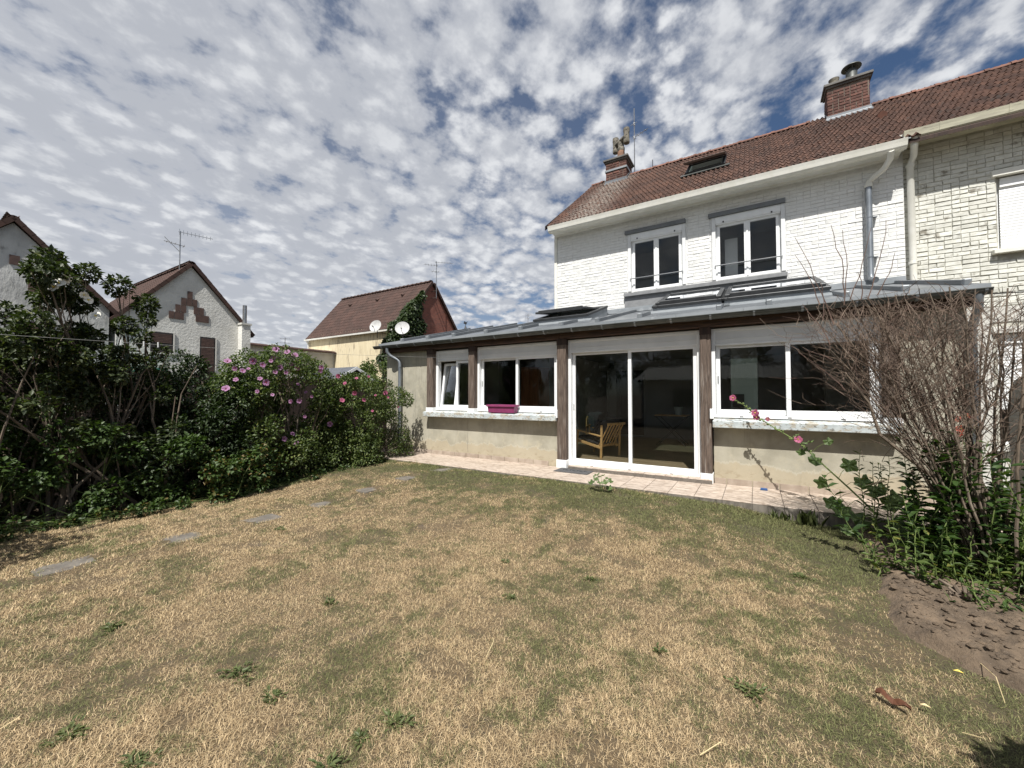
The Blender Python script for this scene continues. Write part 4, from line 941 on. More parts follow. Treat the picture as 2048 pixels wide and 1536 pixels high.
mb = MB(); mb.tube([(a.x, 9.66, 6.2), (a.x, 9.67, 6.08), (c_.x+.03, 9.90, c_.z+.12), (c_.x, 9.98, c_.z), (d_.x, 9.98, 3.62)], [.052]*5, 12); np_ = mb.build('rain_pipe', 'cream_paint', nb, smooth=True)
for z in (onY(1821, 335, 9.98).z, 4.0): mb = MB(); mb.lathe([(.060, 0), (.060, .05)], (c_.x, 9.98, z), 14); mb.build('pipe_collar', 'cream_paint', np_)
# the lean-to roof sheet carries on a little as a flat zinc cover against the neighbour
mb = MB(); mb.tube([(2.41, 7.1, 2.83), (9.0, 9.9, 3.05)], .008, 5); tag(mb.build('cable', 'dark_metal'), 'thin dark cable strung across the neighbour facade at the right', 'cable')

# ================================================================== HOUSES BEYOND THE HEDGE
def gable_row_house(label, yp_, zp, half, eave_z, x=-25.0, depth=8.5, mat='roughcast', far=True):
    h = thing('row_house', label, 'house', (x-depth/2, yp_, 0), 'rendered gable houses across the back lane')
    y0, y1 = yp_-half, yp_+half; zw = zp-.18
    mb = MB(); mb.prism([(x, y0, 0), (x, y1, 0), (x, y1, eave_z), (x, yp_, zw), (x, y0, eave_z)], (-depth, 0, 0)); wl_ = mb.build('wall', mat, h)
    sl = (zp-eave_z-.05)/half
    for s_ in (-1, 1):
        e = Vector((0, s_*(half+.20), 0)); zb = zp-sl*(half+.20)
        mb = MB(); mb.prism([(x+.12, yp_, zp-.08), (x+.12, yp_+e.y, zb-.08), (x-depth, yp_+e.y, zb-.08), (x-depth, yp_, zp-.08)], (0, 0, .06)); rf_ = mb.build('roof', 'far_tile', h)
        sdv = Vector((0, -s_, sl)).normalized(); L = (half+.2)*math.sqrt(1+sl*sl); ud = (1, 0, 0) if s_ < 0 else (-1, 0, 0)
        org = (x-depth, yp_+e.y, zb-.02) if s_ < 0 else (x+.1, yp_+e.y, zb-.02)
        it = tile_items(org, ud, sdv, int((depth+.1)/.30), int(L/.36)+1, .30, .36, jit=.003)
        pieces('tile', [tile_mesh(.30, .42, 1, .02, .035) for _ in range(3)], it, 'far_tile', rf_, limit=0)
        vt = MB(); vt.box(-.05, .05, 0, .40, -.10, .075)
        m = Matrix(((1, 0, 0), sdv, Vector((1, 0, 0)).cross(sdv))).transposed(); n = int(L/.37)
        pieces('verge_tile', [vt], [(Vector((x+.12, yp_+e.y, zb-.01))+sdv*(.37*k), m @ Matrix.Rotation(.03, 3, 'X'), (1, 1, 1)) for k in range(n)], 'far_tile', rf_)
        if s_ < 0: ridge(rf_, (x-depth, yp_, zp-.03), (x+.2, yp_, zp-.03), .45, .15, 'far_tile')
    return h, wl_
gh, gw = gable_row_house('grey roughcast gable house with stepped brown tile motif beyond the hedge', 8.66, 8.47, 2.80, 5.22)
def gwin(h, y0, y1, z0, z1, x=-25.0, rail=False):
    mb = MB(); mb.box(x-.02, x+.015, y0, y1, z0, z1); wd = mb.build('window', 'dark_frame', h)
    it = []; s_ = MB(); s_.box(.0, .018, -.5, .5, -.030, .030); z = z0+(.0 if rail else (z1-z0)*.45)+.05
    while z < z1-.08: it.append(((x+.018, (y0+y1)/2, z), None, (1, y1-y0-.14, 1))); z += .075
    pieces('slat', [s_], it, 'brown_shutter', wd)
    r = MB(); r.box(x+.016, x+.05, y1, y1+.05, z0-.1, z1+.02); r.box(x+.016, x+.06, y0-.05, y1+.12, z0-.12, z0-.02); r.build('reveal', 'pale_wall', wd)
    if rail:
        r = MB(); yy = y0+.06; r.box(x+.10, x+.125, y0-.02, y1+.02, z0+.62, z0+.66)
        while yy < y1: r.box(x+.105, x+.12, yy, yy+.02, z0, z0+.62); yy += .11
        r.build('railing', 'dark_frame', wd)
X_ = lambda u, v: onX(u, v, -25.0)
a = X_(301, 664); b = X_(346, 706); gwin(gh, a.y, b.y, b.z, a.z+.05)
a = X_(400, 673); b = X_(430, 732); gwin(gh, a.y, b.y, b.z-.6, a.z, rail=True)
# stepped motif of brown clay tiles
mt = MB(); mt.box(0, .03, -.105, .105, -.185, .185)
top = X_(380, 583); it = []; cy_ = top.y; tz = top.z-.19; s_ = .233
rows = [(0, [0]), (1, [-1, 0, 1]), (2, [-2, -1, 1, 2]), (3, [-3, -2, 2, 3])]
rows = [(0, [0]), (1, [-1.1, -.1, .9]), (2, [-2.1, -1.1, 1.2, 2.2]), (3, [-3.2, -2.2, -1.5, 1.6, 2.3, 3.2])]
for r_, cs in rows:
    for c0 in cs: it.append(((-24.998, cy_+c0*s_, tz-r_*.385), None, (1, 1, 1)))
pieces('motif_tile', [mt], it, 'brown_shutter', gw)
# flue at the right corner
a = X_(485, 655)
mb = MB(); mb.box(-25, -24.55, a.y-.22, a.y+.22, 0, a.z+.1); ch_ = mb.build('chimney_stack', 'roughcast', gh); mb = MB(); mb.box(-25, -24.5, a.y-.27, a.y+.27, a.z+.1, a.z+.2); mb.build('cap', 'pale_wall', ch_)
zt = X_(486, 612).z; mb = MB(); mb.tube([(-24.77, a.y, a.z+.2), (-24.77, a.y, zt)], .105, 12); mb.build('flue_pipe', 'steel', ch_)
a = X_(285, 737); mb = MB(); mb.box(-25, -23.6, a.y-1.5, a.y+.55, a.z-.22, a.z-.02); mb.build('green_canopy', 'green_trim', gh)
b = X_(359, 531); zt = X_(364, 463).z
an = antenna('tall rake antenna standing on the grey gable house roof', (-25.6, b.y+.2, 8.1), zt-8.1+.2, [(zt-8.1+.15, (.35, .95, -.03), 1.45, 9, .26, True, .08), (zt-8.1-.55, (-.2, -1, .10), .85, 5, .42, False, .2)], .028)
mb = MB(); mb.tube([(-25.6, b.y+.2, 8.1+1.0), (-25.6, b.y-.45, 8.1+1.6)], .014, 5); mb.build('stay', 'aluminium', an)
lh, lw = gable_row_house('weathered grey gable house half hidden by the tall shrub at the left edge', 2.83, 8.62, 2.80, 5.5, mat='roughcast_old')
mt2 = [((-24.998, onX(u, v, -25).y, onX(u, v, -25).z), None, (1, 1.25, 1)) for (u, v) in ((29, 520), (66, 575), (76, 575))]
pieces('motif_tile', [mt], mt2, 'brown_shutter', lw)
a = X_(0, 700); gwin(lh, 3.0, 3.9, 3.4, 4.6)

# beige house with a brick gable
bx_, by_, yr_, y2_ = -20.0, 18.3, 21.3, 24.3
XL = -30.4; ez = onY(740, 657, by_).z+.02; rz_ = onX(863, 563, bx_).z
bh = thing('beige_house', 'house with beige rendered front, brown tiled roof and red brick gable', 'house', (-25, 21, 0))
mb = MB(); mb.prism([(XL, by_, 0), (bx_, by_, 0), (bx_, y2_, 0), (XL, y2_, 0)], (0, 0, ez)); mb.build('wall', 'beige_render', bh)
mb = MB(); mb.prism([(bx_+.02, by_+.02, 0), (bx_+.02, y2_-.02, 0), (bx_+.02, y2_-.02, ez), (bx_+.02, yr_, rz_-.15), (bx_+.02, by_+.02, ez)], (-.3, 0, 0)); gab = mb.build('gable_wall', 'far_brick', bh)
sl = (rz_-ez)/(yr_-by_)
for s_ in (-1, 1):
    ye = yr_+s_*3.2; zb = rz_-3.2*sl
    mb = MB(); mb.prism([(XL-.1, yr_, rz_-.08), (bx_+.14, yr_, rz_-.08), (bx_+.14, ye, zb-.08), (XL-.1, ye, zb-.08)], (0, 0, .06)); rf_ = mb.build('roof', 'far_tile', bh)
    sdv = Vector((0, -s_, sl)).normalized(); L = 3.2*math.sqrt(1+sl*sl)
    org = (XL-.1, ye, zb-.02) if s_ < 0 else (bx_+.14, ye, zb-.02)
    it = tile_items(org, (1, 0, 0) if s_ < 0 else (-1, 0, 0), sdv, int((bx_-XL+.2)/.30), int(L/.36)+1, .30, .36, jit=.003)
    pieces('tile', [tile_mesh(.30, .42, 1, .02, .035) for _ in range(3)], it, 'far_tile', rf_, limit=0)
    vt = MB(); vt.box(-.05, .05, 0, .40, -.10, .075); m = Matrix(((1, 0, 0), sdv, Vector((1, 0, 0)).cross(sdv))).transposed()
    pieces('verge_tile', [vt], [(Vector((bx_+.15, ye, zb-.01))+sdv*(.37*k), m @ Matrix.Rotation(.03, 3, 'X'), (1, 1, 1)) for k in range(int(L/.37))], 'far_tile', rf_)
    if s_ < 0:
        ridge(rf_, (XL, yr_, rz_-.03), (bx_+.2, yr_, rz_-.03), .45, .15, 'far_tile')
        for (u, v) in ((701, 612), (755, 602), (806, 592)):
            k = ray(u, v); t_ = ((zb-ye*sl)-CAMZ)/(k.z-sl*k.y); p = CP+k*t_; q = MB(); q.tube([p+Vector((0, -.12, .03)), p+Vector((0, .18, .2))], [.10, .06], 8); q.build('vent_tile', 'brown_shutter', rf_)
        mb = MB(); mb.box(XL-.12, bx_+.1, ye-.10, ye+.0, zb-.16, zb-.05); mb.build('gutter', 'pale_wall', bh)
        mb = MB(); mb.tube([(XL+.1, ye-.05, zb-.1), (XL+.1, by_-.06, zb-.4), (XL+.1, by_-.06, 0)], .06, 8); mb.build('downpipe', 'pale_wall', bh)
mb = MB(); mb.box(bx_+.02, bx_+.5, yr_-.02, yr_+.04, rz_-.75, rz_-.72); mb.box(bx_+.02, bx_+.5, yr_-.02, yr_+.04, rz_-1.25, rz_-1.22); mb.build('mast_bracket', 'rusty_metal', bh)
zt = onX(867, 520, bx_+.5).z
antenna('antenna on a mast fixed to the brick gable of the beige house', (bx_+.47, yr_, rz_-1.3), zt-rz_+1.3, [(zt-rz_+1.25, (.7, .7, 0), 1.3, 6, .30, False, .12), (zt-rz_+1.0, (-.75, -.65, .05), 1.0, 5, .5, False, .1), (zt-rz_+.55, (-.6, -.8, .0), .6, 3, .6, False, .2)], .024)
# low terrace of roofs running back between the two houses
lb = thing('low_building', 'long low pale building with brown tile coping behind the hibiscus', 'building', (-29, 17, 0))
zl = onX(560, 692, -27).z
mb = MB(); mb.box(-31, -27, 11.9, 24, 0, zl-.12); mb.build('wall', 'pale_wall', lb)
tm = MB(); tm.prism([(-.25, -.20, 0), (.28, -.20, -.06), (.28, -.20, .02), (0, -.20, .14), (-.25, -.20, .10)], (0, .39, 0))
pieces('coping_tile', [tm], [((-27, 12.1+.4*k, zl-.12+random.uniform(-.012, .012)), None, (1, 1, 1)) for k in range(29)], 'far_tile', lb)
b = onX(570, 690, -33); zt = onX(570, 675, -33).z
antenna('small distant antenna above the low pale building', (b.x, b.y, zl-.2), zt-zl+.2, [(zt-zl+.1, (.6, .8, 0), .9, 4, .5, False, .4), (zt-zl-.25, (.6, .8, 0), .9, 3, .5, False, .4)], .025)
# black garden shed with white barge boards
sx, a = -14.0, onX(708, 735, -14.0)
sh = thing('garden_shed', 'black garden shed with grey felt roof and white barge boards', 'shed', (sx-1, a.y, 0))
mb = MB(); mb.prism([(sx, a.y-1.0, 0), (sx, a.y+1.0, 0), (sx, a.y+1.0, a.z-.62), (sx, a.y, a.z-.08), (sx, a.y-1.0, a.z-.62)], (-2.4, 0, 0)); mb.build('wall', 'black_wood', sh)
for s_ in (-1, 1):
    mb = MB(); mb.prism([(sx+.16, a.y, a.z), (sx+.16, a.y+s_*1.2, a.z-.65), (sx-2.5, a.y+s_*1.2, a.z-.65), (sx-2.5, a.y, a.z)], (0, 0, .03)); mb.build('roof', 'felt_roof', sh)
    mb = MB(); mb.prism([(sx+.17, a.y, a.z-.09), (sx+.17, a.y+s_*1.22, a.z-.75), (sx+.17, a.y+s_*1.22, a.z-.63), (sx+.17, a.y, a.z+.03)], (.025, 0, 0)); mb.build('barge_board', 'white_pvc', sh)
# far roofs behind the lean-to
fy = 42.0; fr = onY(985, 645, fy)
fh = thing('far_house', 'distant red tiled house roof just above the zinc roof', 'house', (fr.x, fy+4, 0))
xa, xb = onY(927, 655, fy).x, onY(1075, 640, fy).x
mb = MB(); mb.prism([(xa+.3, fy, 0), (xa+.3, fy+8, 0), (xa+.3, fy+8, fr.z-3), (xa+.3, fy+4, fr.z-.2), (xa+.3, fy, fr.z-3)], (xb-xa, 0, 0)); mb.build('wall', 'far_brick', fh)
for s_ in (-1, 1):
    mb = MB(); mb.prism([(xa, fy+4, fr.z), (xb+1, fy+4, fr.z), (xb+1, fy+4+s_*4.3, fr.z-3.2), (xa, fy+4+s_*4.3, fr.z-3.2)], (0, 0, .12)); mb.build('roof', 'far_tile', fh)
ridge(fh, (xa, fy+4, fr.z+.08), (xb, fy+4, fr.z+.08), .6, .2, 'ridge_tile')
p = onY(931, 652, fy+4); mb = MB(); mb.lathe([(.16, 0), (.12, .3), (.2, .35), (.05, .8)], (p.x, fy+4, fr.z+.1), 8); mb.tube([(p.x, fy+4, fr.z+.9), (p.x, fy+4, fr.z+1.3)], .04, 5); mb.prism([(p.x-.4, fy+4, fr.z+1.25), (p.x+.1, fy+4, fr.z+1.05), (p.x+.35, fy+4, fr.z+1.5), (p.x+.1, fy+4, fr.z+1.35), (p.x-.2, fy+4, fr.z+1.6)], (0, .06, 0)); mb.build('roof_finial', 'dark_metal', fh)
p = onY(1056, 642, fy+4); antenna('tiny distant antenna above the far red roof', (p.x, fy+4, fr.z-.2), 1.7, [(1.5, (1, 0, 0), 1.0, 5, .5, True, .4), (1.1, (1, 0, 0), .8, 3, .5, True, .5)], .03)

# satellite dishes on the ivy corner of the beige house
def dish(u, v, label, face, D=.86):
    c0 = onY(u, v, 17.4); t = thing('satellite_dish', label, 'satellite dish', c0, 'satellite dishes by the ivy')
    f = Vector(face).normalized(); mb = MB(); prof = [(D/2*k/7, .09*(k/7)**2) for k in range(1, 8)]
    inner = prof; outer = [(r, h-.02) for r, h in prof][::-1]
    mb.lathe([(.005, 0)]+inner+[(D/2+.008, .075)]+outer+[(.005, -.02)], c0, 28, f); mb.build('reflector', 'dish_grey', t, smooth=True)
    low = c0-Vector((0, 0, D*.40))+f*.02; fd = c0+f*.34-Vector((0, 0, .16))
    mb = MB(); mb.tube([low, fd], .013, 6); mb.tube([fd-f*.03, fd+f*.10], .034, 10); mb.build('feed_arm', 'dark_metal', t)
    mb = MB(); mb.tube([c0-f*.03, c0-f*.16, c0-f*.16-Vector((0, 0, .7))], .025, 8); mb.tube([c0-f*.16-Vector((0, 0, .35)), Vector((c0.x-.1, by_-.02, c0.z-.35))], .022, 8); mb.build('mount', 'rusty_metal', t)
dish(752, 653, 'left round satellite dish in front of the beige wall', (.25, -.90, .30), .84)
dish(805, 657, 'right round satellite dish in front of the ivy', (.55, -.78, .34), .88)

# ================================================================== VEGETATION
def leaves(name, P, A, Nn, L, wr, mat, parent, fold=.18, droop=.15, kind='stuff', tintbias=0, six=False):
    """P base points, A leaf axis, Nn leaf normal; one folded blade per row"""
    n = len(P); A = A/np.linalg.norm(A, axis=1, keepdims=True)
    X = np.cross(A, Nn); X /= np.maximum(np.linalg.norm(X, axis=1, keepdims=True), 1e-6); Z = np.cross(X, A)
    L = L[:, None]; W_ = L*wr/2
    t = np.clip(RN.random(n)+tintbias, 0, 1)
    if not six:
        V = np.stack([P, P+A*L*.45+X*W_+Z*L*fold, P+A*L-Z*L*droop, P+A*L*.45-X*W_+Z*L*fold], 1); k = 4
        i = np.arange(n)[:, None]*4; F = np.concatenate([i+[0, 1, 2], i+[0, 2, 3]], 0)
    else:
        V = np.stack([P, P+A*L*.25+X*W_*.8+Z*L*fold*.7, P+A*L*.62+X*W_*.85+Z*L*fold*.6, P+A*L-Z*L*droop, P+A*L*.62-X*W_*.85+Z*L*fold*.6, P+A*L*.25-X*W_*.8+Z*L*fold*.7, P+A*L*.5-Z*L*droop*.3], 1); k = 7
        i = np.arange(n)[:, None]*7; F = np.concatenate([i+q for q in ([0, 1, 6], [1, 2, 6], [2, 3, 6], [3, 4, 6], [4, 5, 6], [5, 0, 6])], 0)
    return nbuild(name, V.reshape(-1, 3), F, mat, parent, np.repeat(t, k), kind)
def rdir(n): v = RN.normal(size=(n, 3)); return v/np.linalg.norm(v, axis=1, keepdims=True)
def clump_leaves(clumps, n, Lr, shell=.5, flat=1.0):
    c = np.array([q[:3] for q in clumps]); r = np.array([q[3] for q in clumps]); w = r**2; k = RN.choice(len(c), n, p=w/w.sum())
    d = rdir(n); d[:, 2] *= flat; rad = r[k]*(shell+(1-shell)*RN.random(n)**.6)
    P = c[k]+d*rad[:, None]; A = d*.55+rdir(n)*.65+np.array([0, 0, .05]); Nn = np.array([0, 0, 1.])+d*.45+rdir(n)*.45
    return P, A, Nn, RN.uniform(*Lr, n)
def limb(mb, a, b, r0, r1, seg=5, wob=.05, n=5, bow=(0, 0, 0)):
    a, b = Vector(a), Vector(b); pts = []; rr = []
    for k in range(seg+1):
        t = k/seg; j = Vector((random.uniform(-1, 1), random.uniform(-1, 1), random.uniform(-.5, .5)))*wob*(b-a).length*(1 if 0 < k < seg else 0)
        pts.append(a.lerp(b, t)+j+Vector(bow)*math.sin(math.pi*t)); rr.append(r0+(r1-r0)*t)
    mb.tube(pts, rr, n, cap=False); return pts
def hib_flower(D=.10, petal='petal_pink', cup=.35):
    """five overlapping petals, returned as a mesh facing +z with two materials"""
    mb = MB()
    for k in range(5):
        a = 2*math.pi*k/5; ca, sa = math.cos(a), math.sin(a); pts = []
        for (r, w_, z) in ((.06, .05, 0), (.45, .32, .10*cup*3), (.85, .40, .16*cup*3), (1.0, .20, .15*cup*3)):
            for s_ in (-1, 1): x, y = r*D/2, s_*w_*D/2*1.2; pts.append((x*ca-y*sa, x*sa+y*ca, z*D/2+.004*s_))
        mb.add(pts, [(0, 2, 3, 1), (2, 4, 5, 3), (4, 6, 7, 5)])
    me = mb.mesh('flower', petal); n0 = len(me.polygons); return mb
def make_flower_mesh(D, petal, eye, cup=.35):
    mb = hib_flower(D, petal, cup); nf = len(mb.f)
    mb.lathe([(D*.11, .002), (D*.07, D*.06), (D*.03, D*.20), (D*.02, D*.26)], (0, 0, .001), 7)
    me = bpy.data.meshes.new('flower'); me.from_pydata(mb.v, [], mb.f); me.materials.append(M[petal]); me.materials.append(M[eye])
    for i, p in enumerate(me.polygons): p.material_index = 0 if i < nf else 1
    me.shade_smooth(); return me
def put_flowers(parent, me, spots, name='flower', s=(.85, 1.2)):
    for (p, d_) in spots:
        o = bpy.data.objects.new(name, me); C.objects.link(o); o.parent = parent
        q = Vector(d_).to_track_quat('Z', 'Y'); k = random.uniform(*s)
        o.matrix_local = Matrix.LocRotScale(Vector(p)-wl(parent), q, Vector((k, k, k)))
def shrub(name, label, cat, base, clumps, nleaf, Lr, wr, mat, stems, stem_mat='bark', r0=.022, group=None, shell=.45, fan=.25, zlow=None, six=False, tintbias=0):
    t = thing(name, label, cat, base, group); b = Vector(base); mb = MB()
    tg = random.sample(clumps, min(stems, len(clumps)))
    for q in tg:
        s0 = b+Vector((random.uniform(-fan, fan), random.uniform(-fan, fan)*1.6, 0)); r_ = r0*random.uniform(.55, 1.1)
        pts = limb(mb, s0, q[:3], r_, r_*.3, 6, .035, 6)
        for k in range(3):
            p0 = pts[random.randint(2, 5)]; e = Vector(q[:3])+Vector(rdir(1)[0])*q[3]*1.1; limb(mb, p0, e, r_*.4, r_*.12, 3, .05, 4)
    mb.build('branches', stem_mat, t)
    leaves('foliage', *clump_leaves(clumps, nleaf, Lr, shell), wr, mat, t, six=six, tintbias=tintbias)
    return t
def clumps_in(fn, n, rr, box):
    out = []
    (x0, x1), (y0, y1), (z0, z1) = box
    while len(out) < n:
        p = (random.uniform(x0, x1), random.uniform(y0, y1), random.uniform(z0, z1))
        if fn(*p): out.append((*p, random.uniform(*rr)))
    return out
def flower_spots(clumps, pix, xs_, jit=.0):
    """flowers sit on the side of the crown that faces the lawn"""
    out = []
    for (u, v) in pix:
        x = random.uniform(*xs_); p = onX(u, v, x); d_ = (CP-p).normalized()+Vector((.25, -.15, .35))+Vector(rdir(1)[0])*.75; out.append((p, d_))
    return out

# --- tall white-flowering shrub at the left edge: bare stems below, clumps of foliage above
def env1(x, y, z):
    top = 2.98-.22*abs(y-1.25)**1.3-.45*max(0, y-1.8)-.25*max(0, .9-y)+.28*math.sin(y*5+x*3)
    return z < top and ((x+8.1)/1.05)**2+((y-1.05)/1.05)**2 < 1 and not (y > 1.55 and z > 2.45)
cl = clumps_in(env1, 36, (.12, .22), ((-9.1, -7.15), (.0, 2.45), (2.02, 3.4)))
cl += [(-7.75, 1.90, 2.60, .13), (-7.6, 2.06, 2.44, .11), (-7.7, 2.14, 2.72, .09), (-7.6, 2.10, 2.05, .12), (-7.9, 1.2, 3.38, .15), (-7.85, 1.85, 3.18, .15), (-7.9, 1.55, 3.30, .13), (-7.8, 2.15, 2.95, .15), (-7.55, 2.26, 2.25, .08)]
cl += clumps_in(lambda x, y, z: True, 14, (.12, .2), ((-8.3, -7.3), (.2, 2.3), (1.55, 2.05)))
cl = [q for q in cl if not (q[1] < .95 and q[2] > 2.75)]
sh1 = shrub('tall_shrub', 'tall white flowering hibiscus shrub with bare stems at the left edge', 'shrub', (-7.9, 1.45, 0), cl, 16500, (.045, .085), .58, 'leaf_dull', 34, r0=.026, fan=.55)
put_flowers(sh1, make_flower_mesh(.10, 'petal_white', 'flower_eye_yellow'), flower_spots(cl, [(118, 566), (130, 556), (176, 600), (168, 590), (192, 632), (108, 574)], (-7.35, -7.2)), s=(.8, 1.3))
# extra upright dead stems
mb = MB()
for k in range(28):
    y = random.uniform(.3, 2.5); x = random.uniform(-8.3, -7.25); limb(mb, (x+random.uniform(-.15, .15), y+random.uniform(-.2, .2), 0), (x+random.uniform(-.3, .3), y+random.uniform(-.35, .35), random.uniform(1.5, 2.5)), random.uniform(.010, .022), .006, 5, .04, 5)
mb.build('bare_stems', 'bark', sh1)
cl = clumps_in(lambda x, y, z: True, 34, (.09, .17), ((-8.4, -7.15), (.1, 2.4), (.8, 2.0)))
leaves('lower_foliage', *clump_leaves(cl, 4200, (.045, .085), .3), .62, 'leaf_dull', sh1)
# --- undergrowth below the tall shrub
cl = clumps_in(lambda x, y, z: z < 1.5-.9*abs(x+7.6), 60, (.10, .22), ((-8.2, -7.0), (.2, 2.6), (.08, 1.35)))
shrub('bramble', 'low bramble thicket under the tall shrub at the left edge', 'bramble', (-7.5, 1.4, 0), cl, 10500, (.038, .075), .70, 'leaf_bramble', 24, 'green_stem', .008, fan=.5, tintbias=-.1)
# --- dark shrub in the middle
cl = clumps_in(lambda x, y, z: z < 1.94-.4*abs(y-2.95)**2-.25*(x+7.6) and z > .12, 80, (.16, .28), ((-8.7, -7.25), (2.15, 3.75), (.1, 2.2)))
shrub('dark_shrub', 'dense dark green shrub between the tall shrub and the pink hibiscus', 'shrub', (-7.8, 2.95, 0), cl, 19000, (.042, .080), .52, 'leaf_dark', 18, fan=.4)
# --- large pink hibiscus
def env3(x, y, z): return z < 2.40-.40*abs(y-4.1)**2.4-.20*(x+7.8) and z > .12 and ((x+7.85)/.85)**2+((y-4.15)/1.15)**2 < 1
cl = clumps_in(env3, 128, (.15, .27), ((-8.7, -7.0), (2.9, 5.4), (.1, 2.5)))
cl += [(-7.7+random.uniform(-.3, .3), 3.3+k*.27, 2.38+random.uniform(-.05, .12)-.08*abs(k-3), .10) for k in range(7)]
sh3 = shrub('pink_hibiscus', 'large hibiscus shrub covered in mauve pink flowers', 'shrub', (-7.75, 4.15, 0), cl, 29000, (.038, .074), .58, 'leaf_hibiscus', 22, fan=.3)
fpix = [(472, 760), (550, 744), (455, 723), (485, 742), (497, 738), (520, 758), (532, 765), (582, 803), (598, 802), (623, 793), (596, 769), (595, 735), (583, 728), (542, 722), (547, 715), (552, 680+20), (590, 712), (575, 705), (585, 868), (568, 878), (592, 886), (524, 900), (640, 742), (643, 735), (515, 783), (545, 790), (470, 737), (452, 778), (612, 785), (660, 848), (610, 833), (505, 722), (560, 735), (525, 730), (572, 745)]
put_flowers(sh3, make_flower_mesh(.115, 'petal_pink', 'flower_eye', .75), flower_spots(cl, fpix, (-7.22, -7.02)), s=(.5, 1.05))
# --- second hibiscus beside the extension
def env4(x, y, z): return z < 2.02-.32*abs(y-5.7)**2-.2*(x+7.6) and z > .10 and ((x+7.5)/.72)**2+((y-5.9)/1.05)**2 < 1
cl = clumps_in(env4, 90, (.14, .24), ((-8.2, -6.8), (4.9, 6.95), (.1, 2.1)))
cl += [(-7.4+random.uniform(-.2, .2), 5.1+k*.26, 1.98+random.uniform(-.05, .10)-.06*abs(k-2), .09) for k in range(6)]
cl += [(-7.45+random.uniform(-.25, .2), 4.75+.11*(k % 6)+random.uniform(-.05, .05), .25+.24*(k//6+(k % 2)*.5), random.uniform(.15, .22)) for k in range(36) if k//6 < 6]
sh4 = shrub('rose_hibiscus', 'smaller hibiscus with sparse rose flowers against the downpipe corner', 'shrub', (-7.5, 5.85, 0), cl, 29000, (.035, .068), .50, 'leaf_hibiscus', 18, fan=.3)
fpix = [(684, 801), (709, 786), (713, 765-8), (751, 791), (771, 786), (796, 814), (745, 822), (690, 767), (737, 753), (728, 800), (677, 752), (776, 795)]
put_flowers(sh4, make_flower_mesh(.09, 'petal_rose', 'flower_eye', .75), flower_spots(cl, [p for p in fpix], (-6.92, -6.74)), s=(.55, 1.1))
# --- bramble at the foot of the hibiscus, and weeds along the hedge foot
cl = clumps_in(lambda x, y, z: z < .95-.6*abs(y-3.25)-.5*(x+7.1), 34, (.08, .17), ((-7.4, -6.85), (2.6, 4.1), (.05, .9)))
shrub('bramble', 'pale green bramble sprawling at the foot of the pink hibiscus', 'bramble', (-7.1, 3.3, 0), cl, 4200, (.045, .075), .78, 'leaf_bramble', 14, 'green_stem', .006, fan=.3, tintbias=.12)
cl = [(-7.05+random.uniform(-.35, .22), y, .05+random.uniform(0, .10), random.uniform(.05, .10)) for y in np.arange(.4, 6.5, .13)]
shrub('hedge_undergrowth', 'low weeds and ivy creeping along the foot of the hedge', 'weeds', (-7.05, 3.3, 0), cl, 4200, (.03, .06), .7, 'leaf_bramble', 20, 'green_stem', .004, fan=.1)
# --- board fence behind the hedge
fb = MB(); fb.box(-.012, .012, -.07, .07, 0, 2.02)
fn = thing('board_fence', 'dark brown board fence standing behind the hedge', 'fence', (-9.35, 3.5, 0))
mb = MB()
for z in (.4, 1.6): mb.box(-9.40, -9.365, -3, 9.0, z, z+.09)
for y in np.arange(-3, 9.1, 2.0): mb.box(-9.47, -9.40, y, y+.09, 0, 1.95)
mb.build('rail', 'fence_wood', fn)
pieces('board', [fb], [((-9.35, -3+.152*k, random.uniform(-.03, 0)), None, (1, 1, 1)) for k in range(79)], 'fence_wood', fn)
# --- ivy on the beige house
ivt = thing('ivy', 'thick dark ivy climbing the corner and gable of the beige house', 'ivy', (bx_, by_, 0))
Pn = []; 
def ivy_pts(n):
    P = np.empty((n, 3)); Nm = np.empty((n, 3)); k = 0
    while k < n:
        if random.random() < .25:
            y = random.uniform(by_-.25, by_+2.0); x = bx_+.15-random.random()*(.75-.25*(y-by_)+.2*math.sin(y*4)); P[k] = (x, y, ez+(y-by_)*sl+.06+random.uniform(0, .28)); Nm[k] = (0, -.7, .8)
        elif random.random() < .58:
            y = random.uniform(by_-.1, by_+2.3); z = random.uniform(1.5, rz_); lim = min(ez+.1+(y-by_)*sl+.12, 9.4-.1*(y-by_)); back = by_+2.0+.25*math.sin(z*2.3)+.12*math.sin(z*6)-max(0, z-8.3)*.5
            if z > lim or y > back: continue
            d_ = random.uniform(.02, .32); P[k] = (bx_+.02+d_, y, z); Nm[k] = (1, random.uniform(-.4, .4), random.uniform(0, .8))
        else:
            x = random.uniform(bx_-2.3, bx_+.1); z = random.uniform(.5, ez+.25)
            if x < bx_-1.15-.35*math.sin(z*1.7)-.15*math.sin(z*5.1)-.5*(z < 4.4): continue
            d_ = random.uniform(.02, .30); P[k] = (x, by_-d_, z); Nm[k] = (random.uniform(-.4, .4), -1, random.uniform(0, .8))
        k += 1
    return P, Nm
P, Nm = ivy_pts(12000)
A = rdir(12000)*.6+np.array([.2, -.2, -.6]); leaves('foliage', P, A, Nm+rdir(12000)*.35, RN.uniform(.12, .24, 12000), .85, 'leaf_ivy', ivt)
mb = MB()
for k in range(8): limb(mb, (bx_+.05, by_+.15*k, 0), (bx_+.06, by_+.25*k, 4.5+.4*k), .03, .01, 6, .03, 5)
mb.build('stems', 'bark', ivt)
cl = clumps_in(lambda x, y, z: True, 16, (.2, .4), ((-15.6, -14.2), (10.9, 12.4), (1.6, 2.9)))
